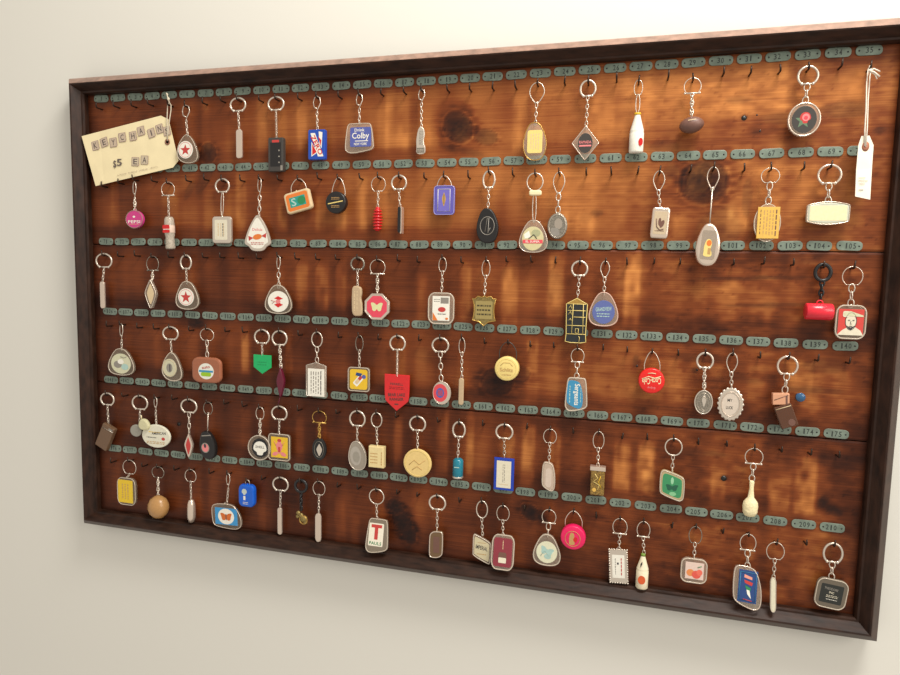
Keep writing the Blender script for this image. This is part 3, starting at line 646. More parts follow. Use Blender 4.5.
K('white plastic milk bottle with a yellow lid and red spot', ('T', 638.4, 88, 8.5, 16), 'long', [lathe_fob(636.8, 133, 14.5, 40, [(WHT, WP), (YEL, [(.46, .9), (.46, 1), (.05, 1)])], [('round', 4.2, 10, 4.4, 8, RED)], squash=.75, name='bottle')], (637.4, 113))
K('small brown leather football hanging from a bar clasp', ('B', 692.6, 86.5, 17, 17), 'twist', [lambda root: lathe_fob(691.6, 125, 25, 16.5, [(BROWN, [(.03, -1), (.3, -.95), (.58, -.8), (.82, -.55), (.96, -.25), (1, 0), (.96, .25), (.82, .55), (.58, .8), (.3, .95), (.03, 1)])], [('rect', 0, -3.5, 8, .8, TAN)], tilt=-8, axis='x', name='football', y=-3)(root)], (691.6, 117))
K('large round clear disc with a pink rose on black', ('A', 808, 76, 20, 19), 'big', [F(803.6, 120, 33, 34, 'round', CLR, t=5, rim=WHM, rimr=.9, ins=('round', 25, 27), imat=DGR, dec=[('star', -1, 1, 17, 17, colour(96, 120, 92)), ('shell', 1, -1.5, 11, 11, RDT), ('round', 1.5, -2, 7.5, 7.5, PNK), ('round', 1.5, -1.5, 4, 4, ROSE)])], (805, 104))

# ---- second row
K('small magenta disc with a white stripe hanging under the paper sign', ('V', 134.6, 189.5, 3.5, 16), 'twist', [F(135.4, 219.4, 17, 18, 'round', MAG, t=5, rim=RIMD, dec=[('t', 'PEPSI', 0, 2.5, 12, 3, WHT), ('round', 0, -2.5, 2.5, 2, WHT), ('rect', 0, 5, 10, .7, PNK)])], (135, 211))
GLS = M('clear_plastic_bottle', (196, 184, 166), .15, noise=.25, nscale=500, clear=.75)
K('small clear bottle with a red and white label', ('B', 168, 189.5, 13, 15), 'L', [lathe_fob(169.8, 233, 8.6, 32, [(GLS, [(.05, -1), (.85, -1), (.95, -.9), (.82, -.6), (.86, -.5), (.8, -.3), (.95, -.1), (.98, .5), (.9, .85), (.7, 1), (.05, 1)]), (colour(222, 196, 176), [(.97, .0), (1.0, .02), (1.0, .45), (.97, .47)])], [('rrl', 0, -5.6, 7, 4.4, RED), ('rrl', 0, -1.4, 7, 3, RED), ('rect', 0, -3.4, 6, .6, WHT)], tilt=-2, name='bottle')], (169, 217))
K('silver rounded square tag with a white label on a single long link', ('A', 222.4, 186, 13.5, 14), 'long', [F(222.6, 230, 19, 27, 'rr', SIL, t=5, bev=1.6, ins=('rrs', 12.5, 20), imat=INS, idx=-.5, dec=[('l', 0, 0, 8, 13, 3, TAN, 1), ('l', 2, 0, 2, 13, 1, INK, 1)])], (222, 216))
K('pointed arch shaped tag showing an orange wrapped sweet', ('V', 259.6, 186.5, 4, 18), 'big', [F(258, 233.5, 25.5, 35, 'candy', SIL, t=3, bev=.9, ins=('candy', 20.5, 29.5), imat=WHT, dec=[('t', 'Delicia', 0, -4, 10, 2.8, PNK), ('round', 0, 3.4, 9, 5.5, ORG, -10), ('poly', [(-4, 4.5), (-9, 2.5), (-8.5, 7.5)], RDT), ('poly', [(4, 2.5), (9, -.5), (8.5, 4.5)], RDT), ('l', 0, 10, 13, 3, 2, RDT)])], (259.2, 217))
KB('orange rounded square tag with teal letters tilted on a wire bail', (298.6, 178.5), lambda root: shape_fob(root, 298.8, 201.4, 26, 21, 'rr', TAN, t=6, bev=1.6, tilt=-14, ins=('rr', 22, 17), imat=ORG, dec=[('rect', 0, 0, 16, 10, TEAL), ('t', 'S', -4, 0, 5, 8, LGR), ('round', 4, 0, 8, 8, GRN)]), (7.6, 193, 298.8))
KB('small round black cap with a gold line', (338.6, 177.5), lambda root: cap(root, 337.8, 203, 21, 21, BLK, 8, [('rect', 0, 0, 15, 1.0, LEM, -10), ('l', 0, -4, 8, 3, 2, OCH), ('l', 0, 4, 8, 3, 2, OCH)]), (6.5, 200, 338.6))
K('small red ribbed beehive shaped lantern', ('T', 378.4, 184.5, 14, 16), 'L', [lathe_fob(377.6, 219, 9.6, 24.5, [(RED, [(.1, -1), (.45, -.95), (.6, -.85)] + [q for i in range(7) for q in ((.74 + .26 * math.sin((i + .5) / 7 * PI), -.84 + i * .24), (.74 + .26 * math.sin((i + .5) / 7 * PI), -.74 + i * .24), (.4 + .15 * math.sin((i + .5) / 7 * PI), -.69 + i * .24), (.4 + .15 * math.sin((i + .5) / 7 * PI), -.64 + i * .24))] + [(.5, .9), (.1, 1)])], name='lantern')], (377.7, 208))
K('thin black leather tag edged in silver, seen edge on in the second row', ('A', 399, 183, 14.5, 15), 'L', [F(400.4, 220, 3.4, 26, 'bar', BLK, t=10, bev=1, y=-1), F(401.9, 220.5, 1.6, 27, 'bar', WHM, t=9, bev=.4, y=-1, name='backing')], (400, 208))
KB('violet clear rounded square tag with a small gold figure', (444, 175.5), lambda root: shape_fob(root, 444.6, 200.5, 20.5, 29, 'rr', PURP, t=6, bev=2, rim=M('violet_edge', (150, 145, 205), .2), ins=('rrs', 13, 23), imat=colour(112, 104, 186, .2), dec=[('path', [(-6, -11), (6, -11), (6, 11), (-6, 11), (-6, -11)], .35, WHT), ('spindle', 0, -1, 3.4, 14, OCH), ('rect', 0, -1, 1.4, 10, GOLD)]), (7.2, 191, 444.4))
K('black egg-shaped tag with a grey circle emblem in the second row', ('A', 489, 180, 11.5, 18), 'L', [F(487.6, 226, 21.5, 34, 'ovoid', BLK, t=5, bev=1.6, dec=[('ring', 0, 0, 14, 18, .45, GRY), ('path', [(-2, 6), (0, -8), (1.5, -8), (1, 8), (3, 2)], .4, GRY)])], (488, 210))
K('large clear rounded triangle with a round picture and a red band', ('O', 535, 182, 16, 18), 'long', [F(533.6, 237.2, 30, 30.5, 'tri', CLR, t=5, rim=WHM, rimr=.6, ins=('round', 21.5, 24), imat=colour(206, 196, 150), idx=-.5, idy=1.5, dec=[('poly', [(-9, -4), (-4, -8), (-2, -1), (-8, 0)], WHT), ('round', 3, -5.5, 9, 7, colour(170, 170, 130)), ('path', [(-4, 0), (1, -4), (4, 0)], .5, DGR), ('rect', 0, 3, 20, 3.6, colour(222, 80, 90)), ('t', 'EL SUPER', 0, 3, 14, 2, WHT)]),
   F(535.4, 193, 12.5, 5.5, 'rrl', CRM, t=5, bev=1.4, name='clasp')], (534, 223))
K('oval pewter medal with a relief profile head', ('P', 559, 183, 11.5, 22), 'big', [F(557.4, 226, 20, 26, 'round', PEW, t=3, bev=.9, dec=[('ring', 0, 0, 17, 23, .4, SIL), ('round', 1, -2, 8, 11, NIC), ('spindle', -2, 6, 10, 9, GRY, 40)])], (557.8, 213))
K('pale silver rounded oblong tag with a small relief figure', ('P', 659, 181, 11.5, 20), 'L', [F(660, 223, 18, 31, 'rr', WHM, t=4.5, bev=1.6, tilt=3, ins=('rrs', 13, 23), imat=colour(196, 176, 146), dec=[('round', -.5, -1, 3, 8, BROWN), ('round', 2, 1, 4, 8, BROWN, 20), ('path', [(-4, -4), (-3, 4), (0, 7), (4, 6)], .5, BROWN), ('l', 0, 8, 9, 2, 1, BROWN)])], (660, 208))
K('long silver spoon-shaped tag with a tan figure inside', ('P', 713, 178, 12, 22, WHM), 'rod', [F(708, 245.2, 24, 41, 'ovoid', WHM, y=-8, t=6, bev=2.4, tilt=4, ins=('rr', 15, 29), imat=CLD, dec=[('foot', 0, 3, 9, 17, LEM), ('round', .5, -2, 5, 6, ORG), ('rect', 1.5, 6, 3, 6, OCH)])], (709.6, 225.5))
K('yellow oblong label on a clear oval tag, second row near the right', ('T', 770.4, 176, 18.5, 16), 'big', [F(766.8, 223, 27, 38, 'round', CLR, t=4, rim=RIM, ins=('rect', 22, 31.5), imat=STRAW, idx=.8, proud=1.2, dec=[('l', 0, 0, 12, 25, 4, OCH, 1), ('l', -8, 0, 2, 26, 1, BROWN, 1), ('l', 7.6, 0, 3, 26, 1, BROWN, 1)])], (768, 204.5))
K('wide barrel-shaped clear tag with a blank cream label', ('A', 829.6, 175, 23, 20, WHM), 'big', [F(827.4, 213.4, 43, 23, 'barrel', colour(196, 198, 178, .2), t=6, bev=2, rim=WHM, rimr=.5, ins=('rect', 37, 15), imat=CRM, dec=[])], (828, 204))

# ---- third row
K('slim flat pinkish silver bar at the far left of the third row', ('A', 104, 261, 15.5, 14.5), 'L', [F(102.8, 295, 4.6, 27, 'bar', WHM, **stick)], (102.6, 282))
K('small clear spindle-shaped tag under a straight bar clasp', ('B', 152.6, 264, 12, 16, PEW), 'twist', [F(151.6, 294, 10, 28, 'spindle', CLR, t=5, rim=SIL, ins=('spindle', 6, 20), imat=TAN)], (152.4, 281))
K('clear rounded triangle with a red star on white, third row', ('A', 186, 262.5, 10.5, 14.5), 'L', [F(188, 296, 24, 26.5, 'tri', CLD, rim=RIM, rimr=.7, ins=('round', 15.5, 17.5), imat=WHT, idy=1, idx=-1, dec=[('ring', 0, 0, 13, 15, .25, PNK), ('star', 0, .3, 11, 12.5, RDT)])], (187, 284))
K('clear rounded triangle with a red winged emblem on white', ('V', 278.6, 264, 4, 17), 'big', [F(279, 300, 28, 27, 'tri', CLD, rim=RIM, rimr=.7, ins=('round', 20.5, 21), imat=WHT, idy=1.5, dec=[('poly', [(-4, -3), (0, -5.5), (5, -3), (1, -1.5)], RED), ('poly', [(-4, 3), (0, 6), (5, 3), (1, 1.2)], RED), ('round', 0, 0, 5, 4, PNK), ('path', [(-7, -1), (-3, 0), (-6, 2)], .35, RDT)])], (278.8, 288))
K('beige bone-shaped flat charm in the third row', ('A', 357.6, 264, 13, 13, PEW), 'L', [F(357.6, 301, 11, 30, 'bone', BEIGE, t=5, bev=1.4, dec=[('l', -1, 0, 5, 20, 2, TAN, 1)])], (357.6, 287))
K('pink octagon with a cream butterfly and silver rim', ('B', 377.6, 267.5, 15, 16), 'twist', [F(377.4, 306.6, 25, 26.5, 'oct', SIL, t=4, bev=1, rim=WHM, rimr=.9, ins=('oct', 20.5, 22), imat=colour(222, 72, 92), dec=[('butterfly', 0, .5, 11.5, 10, colour(216, 216, 160))])], (377.4, 294))
K('large clear rounded tag with a white card and a red oval', ('T', 442.6, 265, 7.5, 15), 'L', [F(441.4, 308.4, 26, 31.5, 'rrl', CLR, rim=RIM, rimr=.8, ins=('rect', 17, 24.5), imat=WHT, idx=0, dec=[('rect', 3.6, -8, 8, 6, GRY), ('l', -4, -8, 6, 4, 2, GRY), ('round', 1, 1, 7.6, 5, RDT), ('l', 1, 5.5, 8, 2, 1, INK), ('poly', [(-8, 4), (-3, 12), (-8, 12)], ORG), ('round', 6, 10, 3, 2, ORG)])], (441.6, 294))
K('bronze shield with three lines of lettering and lobed edge', ('T', 486, 268.5, 8, 17), 'L', [F(484.2, 311, 24, 31, 'shield', BRZ, t=4, bev=1.2, rim=GOLD, rimr=.7, ins=('rrs', 17, 18), imat=colour(156, 138, 84), idy=-1, dec=[('l', 0, 0, 14, 13, 3, colour(70, 60, 34)), ])], (484.4, 297))
DKB = colour(36, 40, 42, .3)
K('tall black tram-shaped charm with gold window lines', ('A', 579.6, 269, 15.5, 15.5), 'L', [F(576.4, 320.5, 21.5, 45, 'house', DKB, t=5, bev=.8, rim=LEM, rimr=.5, dec=[('poly', [(-9.5, -17), (0, -21.8), (9.5, -17)], GOLD)] + [('path', q, .4, LEM) for q in (
    [(-9, -16.5), (9, -16.5)], [(-9, -10), (9, -10)], [(-3, -3.5), (9, -3.5)], [(-9, 5), (9, 5)], [(-9.5, 13.5), (9.5, 13.5)], [(-3.5, -16.5), (-4.2, 13.5)], [(6.5, -16.5), (7, 13.5)], [(-8, -12), (-6, -15), (-5, -12)], [(-8, -6), (-6, -9), (-5, -6)], [(-7.5, 0), (-6, -2), (-5, 0)], [(-.5, 12.5), (-.5, 8), (2.5, 8), (2.5, 12.5), (-.5, 12.5)], [(3.5, 21), (4, 17), (3, 15.5)])])], (577.6, 298))
K('clear rounded triangle with a blue disc and white lettering', ('P', 605, 269.5, 9, 17), 'L', [F(603.6, 310, 31, 32, 'tri', CLR, t=5, rim=M('pinkish_edge', (214, 178, 160), .2, clear=.9), rimr=.7, ins=('round', 22.5, 23.5), imat=colour(92, 104, 160), idy=2, dec=[('t', 'GRANDVIEW', 0, -3, 16, 4, LGR, -5), ('l', 0, 3, 13, 5, 2, LGR)])], (604, 295))
def redbarrel(root):
    lathe_fob(818.6, 311.6, 27, 16.5, [(colour(226, 44, 60, .25), [(.05, -1), (.9, -1), (1, -.94), (1, .94), (.9, 1), (.05, 1)])], axis='x', name='barrel', y=-4)(root)
    p = U(818.6, 303, Y0) - np.array(root['_p']); mb = MB(); mb.tube([(2.8 * math.cos(a), -4, 2.8 * math.sin(a)) for a in np.linspace(-.3, PI + .3, 10)], .7, colour(226, 44, 60, .25)); mb.build('loop', root, p)
K('red plastic cylinder lying sideways on a black plastic chain', ('K', 823, 272.5, 19, 20, BLK), 'fat', [redbarrel], (820.5, 300), BLK)
K('clear square tag with a portrait of a bearded man in a hat on red', ('T', 852.6, 276.5, 20.5, 20, WHM), 'big', [F(849.8, 322, 31, 34, 'rrl', CLD, t=6, bev=2, rim=RIM, rimr=.8, ins=('rect', 25.5, 26), imat=colour(206, 70, 62), dec=[('poly', [(-13, 13), (-8, 8), (-3, 5), (5, 5), (10, 8), (13, 13)], INS), ('round', 0, 0, 11, 15, INS), ('ring', 0, -1, 11, 17, .3, INK), ('poly', [(-5, 3), (0, 8.5), (5, 3), (0, 5.5)], INK),
    ('rrl', -5, -8, 7, 6, INS), ('poly', [(-8, -9.5), (-1, -11), (12, -7), (12, -5.5), (2, -6), (-8, -6.5)], colour(206, 206, 170)), ('path', [(-3, -2), (-1, -2)], .3, INK), ('path', [(1.5, -2), (3.5, -2)], .3, INK), ('path', [(0, -1), (-.5, 1.5), (.8, 1.8)], .25, INK), ('path', [(-1.5, 4), (1.5, 4)], .3, INK)])], (850.6, 307))

# ---- fourth row
K('clear rounded triangle with a pale landscape disc, far left of the fourth row', ('V', 121.4, 331.5, 3.5, 16), 'L', [F(122, 362.4, 27, 25, 'tri', CLD, rim=RIM, rimr=.7, ins=('round', 19.5, 20), imat=colour(206, 204, 172), idy=1, dec=[('round', -3, 1, 8, 7, GRY), ('round', 0, -2, 6, 5, WHT), ('round', 4, 3, 7, 6, LGR), ('path', [(0, -7), (3, -6), (6, -7)], .4, GRY)])], (121.8, 350.5))
K('lopsided clear triangle with a small grey and cream disc', ('A', 170.6, 333.6, 15, 13.5), 'L', [F(172.6, 366.8, 20, 27, 'tria', CLD, rim=RIM, rimr=.8, ins=('round', 14, 18), imat=colour(200, 196, 166), idx=-2, idy=1, dec=[('ring', 0, 0, 12, 16, .25, TAN), ('round', 0, 0, 6, 9, GRY), ('rect', .5, 0, 1, 7, INK)])], (171.6, 354))
K('rust coloured rounded square tag with a small round white label', ('T', 207, 335, 13.5, 13), 'big', [F(207.4, 370, 29, 25.5, 'rrl', RUST, t=6, bev=2.2, ins=('round', 15.5, 16), imat=colour(226, 226, 214), idy=1, dec=[('rect', 0, 0, 14, 2, SKY), ('rrl', 0, 3, 10, 4, colour(150, 190, 40)), ('t', 'auto', 0, -4, 8, 2.4, RDT, -10)])], (207.2, 357.5))
K('small bright green pennant tag', ('A', 262, 337, 14.5, 14.5), 'L', [F(262.6, 364.4, 17.5, 19, 'pent', GREEN, t=2.5, bev=.6, dec=[('l', 0, -1, 9, 5, 2, colour(20, 140, 80))])], (262.4, 355.5))
def plumstrap(root):
    shape_fob(root, 281, 382, 7, 29, 'spindle', PLUM, t=6, bev=1.5, name='pendant')
    a = U(280, 396, Y0) - np.array(root['_p']); b_ = U(277.8, 405, Y0) - np.array(root['_p']); mb = MB(); mb.tube([a, (a + b_) / 2 + np.array([.6, 0, 0]), b_], .7, PLUM); mb.build('strap', root)
K('narrow purple leather pouch with a thin dark red strap', ('A', 279.6, 338.5, 14.5, 15), 'twist', [plumstrap], (281, 368))
K('clear envelope-shaped tag with a white printed card', ('O', 317, 339.5, 10.5, 15), 'big', [F(316.4, 379.5, 20, 34, 'rooftop', CLR, t=2.5, bev=.5, rim=SIL, rimr=.5, ins=('rect', 16.5, 27.5), imat=WHT, idy=3, dec=[('l', 0, 0, 12, 22, 5, GRY, 1), ('l', 5, 0, 2, 24, 1, INK, 1)])], (317, 362.5))
K('yellow rounded square tag with a small blue and white picture', ('T', 359.4, 343.5, 7.5, 16, PEW), 'L', [F(359.2, 379.2, 21.5, 24, 'rr', CLD, rim=RIM, rimr=.6, ins=('rr', 17.5, 20), imat=YEL, dec=[('rr', 0, 1, 5.5, 12, WHT, 40), ('rr', .5, 0, 3, 9, RDT, 40), ('poly', [(-2, -7), (4, -6), (2, -3), (-3, -4)], DBL), ('round', 5.4, -3, 4, 4, BLUI), ('rr', -1, 2, 3, 5, TAN, 40)])], (359.4, 367.5))
K('red pennant tag with dark lettering hanging from a coiled spring', ('A', 397.6, 343.4, 15, 15), 'coil', [F(397, 392, 25, 35, 'tagshield', colour(208, 38, 40, .35), t=2.5, bev=.6, dec=[('t', 'FERRELL', 0, -8, 13, 2.2, DGR), ('l', 0, -4, 15, 3, 2, colour(120, 20, 24)), ('t', 'BEAR LAKE', 0, 2.6, 17, 3.2, DGR, -3), ('t', 'RANGER', 0, 7, 14, 3, DGR, -3), ('rect', 0, 12, 4, 1, DGR)])], (397.2, 376))
K('round silver disc with a pink and blue centre on large links', ('A', 440.4, 345.4, 16, 15), 'big', [F(442, 392.8, 18, 23, 'round', SIL, t=3, bev=.8, rim=WHM, rimr=.5, ins=('round', 14.5, 18), imat=colour(212, 72, 80), idx=-1.5, dec=[('round', 0, 0, 8, 10, BLUI), ('t', '88', 0, 0, 5, 6, RDT)])], (441.2, 381))
K('slim beige bar seen edge on, right of the pink and blue disc', ('T', 462, 346, 6, 16), 'L', [F(461.2, 391.5, 5, 27, 'bar', BEIGE, **stick)], (461.8, 379))
KB('pale yellow round cap on a dark wire bail', (508, 342), lambda root: cap(root, 507.6, 368, 24, 24, colour(232, 208, 130, .35), 9, [('ring', 0, 0, 19, 19, .2, LEM), ('path', [(-6, -3), (-3, -6), (3, -6), (6, -3)], .25, OCH), ('t', 'Schlitz', 0, 1, 13, 3.6, OCH), ('l', 0, 6, 9, 2, 1, OCH)]), (8.5, 360, 507.8), DGR, topw=.7)
K('clear rounded tag with a blue label and white sideways lettering', ('B', 577.6, 356, 13, 15), 'big', [F(576.4, 394.2, 22, 33, 'quad', CLR, t=5, rim=RIM, rimr=.8, ins=('quadr', 16, 27.5), imat=SKY, idx=-1.5, dec=[('t', 'Sergeants', 1.5, 0, 22, 6.5, WHT, 90), ('l', -5, 0, 2.5, 17, 1, LGR, 1), ('l', 6, 0, 1.5, 15, 1, LGR, 1)])], (576.6, 379))
KB('bright red round cap with cream script lettering', (652, 351.5), lambda root: cap(root, 651.2, 380, 25, 26, colour(222, 34, 30, .3), 10, [('t', 'Enjoy', 0, 6.5, 8, 2.6, PNK, 180), ('t', 'Coca-Cola', 0, 0, 19, 6.4, CRM, 176), ('path', [(-9, -2), (-3, -4.4), (3, -3), (9, -5)], .45, CRM), ('path', [(-4, -7.4), (0, -8), (4, -7.4)], .4, CRM)]), (7.8, 373, 652))
K('small oval filigree medal with a standing figure in relief', ('A', 705, 361, 16, 16), 'twist', [F(703.4, 402, 18.5, 24, 'round', PEW, t=2.5, bev=.7, rim=SIL, rimr=.6, dec=[('ring', 0, 0, 13, 18, .4, NIC), ('spindle', .5, -2, 4, 13, SIL), ('ring', 0, 1, 7, 13, .3, NIC)])], (704, 390.5))
def scallop(root):
    shape_fob(root, 730.5, 404, 25, 32, 'round', SIL, t=3, bev=.9, ins=('round', 17, 22), imat=colour(206, 192, 176, .3), idx=-1, dec=[('t', 'MY', 0, -4, 5, 3, DGR), ('t', 'LUCK', 0, 3.4, 7, 3, DGR)])
    p = U(730.5, 404, Y0) - np.array(root['_p']); sx, sz = scale_at(730.5, 404); mb = MB()
    for i in range(20):
        a = 2 * PI * i / 20; mb.ball(12 * sx * math.sin(a), 0, 15.4 * sz * math.cos(a), 1.9, 1.4, 1.9, SIL, 6)
    mb.tube([(9.4 * sx * x, -1.7, 12.2 * sz * z) for x, z in SH['round']], .5, WHM, True)
    mb.build('scalloped_border', root, p)
K('large round silver medal with scalloped border and two short words', ('P', 732, 363, 11, 20), 'L', [scallop], (731.4, 388))
def boxcharm(root):
    shape_fob(root, 785.5, 415.5, 18, 23, 'rrs', M('brown_smoky_plastic', (96, 62, 44), .25, clear=.8), t=9, bev=1, tilt=-22, y=-2, name='box', dec=[('path', [(-8, -9), (8, -9)], .4, TAN), ('round', 3, 7, 7, 7, BROWN)])
    shape_fob(root, 780.4, 398.6, 17, 11.5, 'rrs', M('copper', (236, 176, 140), .3, .5), t=7, bev=.8, tilt=-4, y=-2, name='copper_cap', dec=[('path', [(-7, 1), (7, -4)], .4, BROWN), ('rect', 5.4, 1, 2, 9, BROWN)])
K('brown see-through box charm with a copper top, beside the blue push pin', ('A', 787.6, 366, 20, 19, WHM), 'big', [boxcharm], (784.5, 393))

# ---- fifth row
K('small tilted brown leather box charm, far left of the fifth row', ('A', 107.4, 399.4, 13, 12.5), 'L', [F(106.2, 436.5, 12, 25, 'rrs', colour(108, 82, 60), t=7, bev=1, tilt=26, y=-1, dec=[('path', [(-5, -8), (6, -9)], .5, NIC), ('rect', 3, -10, 4, 2, GRY)])], (108.4, 424))
def twodiscs(root):
    shape_fob(root, 136.4, 430.5, 11, 12, 'round', colour(150, 146, 134), t=4, bev=1.2, tilt=0, y=0, name='grey_disc')
    shape_fob(root, 144.4, 424.5, 10, 11, 'ovoid', colour(206, 200, 160), t=6, bev=2, y=-3, name='cream_disc')
    p = U(143, 417, Y0) - np.array(root['_p']); mb = MB(); mb.tube([(0, -3, -2), (0, -3, 3)], .8, CRM); mb.build('stalk', root, p)
K('pair of small rounded charms, one grey and one cream, on one ring', ('A', 140, 403, 15, 14.5), 'L', [twodiscs], (139.6, 425))
K('white oval tag with coloured printing, left half of the fifth row', ('V', 155.6, 403.5, 3.4, 13), 'L', [F(156.6, 436, 28, 23, 'round', colour(222, 218, 196), t=3.5, bev=1, dec=[('l', -1, -4, 12, 2, 1, YEL), ('t', 'AMERICAN', 3, -3.2, 14, 2.6, INK, -4), ('l', -4, 1.4, 10, 2, 1, INK), ('round', 7.5, 2, 3.4, 3, RDT), ('l', 0, 6.4, 18, 3, 2, OCH)])], (156.4, 425.5))
K('narrow silver leaf-shaped tag with a red centre', ('A', 189, 406.4, 15.5, 14), 'big', [F(189.2, 445.5, 7.5, 23, 'spindle', WHM, t=4, bev=1, ins=('spindle', 4.4, 17), imat=RDT)], (189.2, 434))
K('black boot-like charm with a small pink disc on its front', ('T', 208, 408.5, 9, 13, PEW), 'rod', [F(208.4, 445, 15, 27, 'ovoid', BLK, t=8, bev=2, tilt=-8, y=-1, dec=[('round', -1.5, 2, 8, 10, GRY), ('round', -1.5, 2, 6.4, 8, PNK), ('round', -1.5, 0, 2.4, 4, INK), ('rect', 1, -10, 9, 1, GRY)])], (207.6, 432))
K('round clear tag with a white shell emblem on black', ('T', 260, 413.5, 8, 13), 'twist', [F(260, 447.4, 22.5, 25, 'round', CLD, t=5, rim=RIM, rimr=.8, ins=('round', 16, 19), imat=BLK, idx=1, dec=[('shell', 0, .5, 13, 13.5, WHT), ('t', 'SHELL', 0, -1, 9, 2.4, INK)])], (260, 435))
K('rounded square tag with a pink sitting figure on yellow', ('A', 279.4, 413.4, 15, 14), 'L', [F(279.8, 447, 21.5, 26.5, 'rr', CLD, rim=RIM, rimr=.7, ins=('rect', 16.5, 20.5), imat=YEL, idx=.4, dec=[('spindle', 0, -1, 6, 15, PNK), ('round', 0, -7, 4, 3, RDT), ('round', -4, 6.5, 6, 3.6, PNK, -20), ('round', 4, 6.5, 6, 3.6, PNK, 20), ('rect', 0, 2, 2, 5, RDT), ('path', [(-5, -6), (-3, -2)], .3, PNK), ('path', [(5, -6), (3, -2)], .3, PNK)])], (279, 435))
K('small black oval cameo with a gold ring and gold chain', ('B', 319.4, 417.5, 14, 13, GOLD), 'twist', [F(319.6, 449, 14, 22, 'round', BLK, t=4, bev=1.2, dec=[('ring', 0, 0, 9, 16, .4, PEW), ('spindle', .4, .5, 5, 12, SIL)])], (319.4, 439), GOLD)
K('plain grey silver egg-shaped disc in the fifth row', ('A', 357.4, 419, 15, 16), 'L', [F(357.8, 455.6, 17.5, 28, 'ovoid', colour(150, 140, 126, .3), t=4, bev=1.2, tilt=-4, rim=SIL, rimr=.6, dec=[('round', -1.5, 0, 11, 19, colour(168, 160, 148, .35)), ('round', -1, 1, 7, 11, colour(150, 143, 130, .35))])], (357.1, 442))
K('small cream coloured block, left of the cream coin', ('O', 376.6, 420, 10.5, 14.5), 'L', [F(377.2, 456.4, 15, 21, 'rect', colour(226, 206, 150), t=9, bev=1, y=-1.5, dec=[('l', -2, 1, 7, 12, 4, OCH), ('l', 5.5, 1, 2.4, 13, 1, OCH, 1)])], (377.4, 446))
K('large cream coin-like disc with a faint relief', ('A', 417.6, 424, 15.5, 15), 'L', [F(417.6, 463, 28, 28.5, 'round', colour(226, 196, 128, .4), t=3.5, bev=1, dec=[('ring', 0, 0, 24, 25, .3, LEM), ('path', [(-8, 2), (-3, -3), (2, 1), (8, -4)], .35, OCH), ('path', [(-5, 7), (0, 3), (5, 6)], .35, OCH)])], (417.6, 449.5))
K('small shiny teal blue cylinder charm', ('A', 459, 430, 12, 16), 'L', [lathe_fob(458, 468, 10.2, 20, [(colour(30, 120, 140, .2), [(.05, -1), (.9, -1), (1, -.92), (1, .75), (.8, .9), (.5, 1), (.05, 1)]), (SIL, [(1.02, -.95), (1.04, -.9), (1.04, -.8), (1.02, -.78)])], [('rect', 0, -2, 5, 1, LGR)], name='cylinder')], (457.8, 458.5))
K('blue framed tag with an upright white printed card', ('A', 504.4, 432, 16.5, 15), 'L', [F(504, 474, 20, 32, 'rect', colour(28, 62, 168, .3), t=4, bev=.8, ins=('rect', 14.5, 27), imat=INS, dec=[('l', 0, -1, 3, 18, 2, GRY, 1), ('l', 0, 10, 9, 2, 1, TAN)])], (504.4, 458), NIC)
K('frosted clear crystal-shaped tag on a short chain', ('T', 550, 436.5, 13, 15), 'L', [F(548.8, 476, 13, 28, 'quadr', colour(190, 170, 152, .2), t=7, bev=2, rim=RIM, rimr=.7, ins=('pill', 6, 19), imat=colour(206, 188, 172, .3), idy=1)], (549, 462.5))
def flake(root):
    shape_fob(root, 597.6, 481, 14, 27, 'rrs', M('gold_flake_resin', (128, 100, 46), .15, noise=.75, nscale=900), t=8, bev=1, name='resin_block', dec=[('path', [(-3, -8), (0, -4), (-4, 0), (2, 3), (0, 8)], .5, LEM), ('path', [(3, -6), (1, 0), (4, 6)], .4, YEL), ('round', -3, 8, 4, 4, STRAW)])
    shape_fob(root, 598, 468, 15.5, 4, 'rect', WHM, t=9, bev=.5, name='metal_cap')
K('clear block of gold flakes with a metal cap', ('T', 598.6, 440.5, 11, 18), 'L', [flake], (598, 467))
K('green slanted diamond tag in a pale frame', ('O', 673.6, 447, 17, 17), 'L', [F(671.8, 485, 24.5, 29, 'slant', colour(178, 160, 122, .25), t=6, bev=1.8, rim=RIM, rimr=.7, ins=('slant', 19.5, 23), imat=colour(60, 140, 92, .15), dec=[('round', 0, -5, 3, 7, colour(150, 200, 160)), ('butterfly', 0, 2, 12, 7, colour(32, 90, 66)), ('round', 1, 8, 7, 4, colour(130, 190, 140))])], (672, 472))
def chicken(root):
    prof = [(.04, 1), (.26, .98), (.33, .9), (.28, .6), (.36, .3), (.44, .05), (.62, -.02), (.95, -.2), (1.04, -.42), (.98, -.62), (1.0, -.72), (.72, -.93), (.3, -1), (.04, -1)]
    lathe_fob(750.8, 498.5, 15.5, 36.5, [(M('chalky_cream', (238, 224, 178), .6, noise=.12, nscale=500, bump=.8), prof)], name='drumstick', squash=.7)(root)
K('cream chicken drumstick charm hanging alone near the right edge', ('B', 754, 457, 18, 17), 'big', [chicken], (751.6, 481))

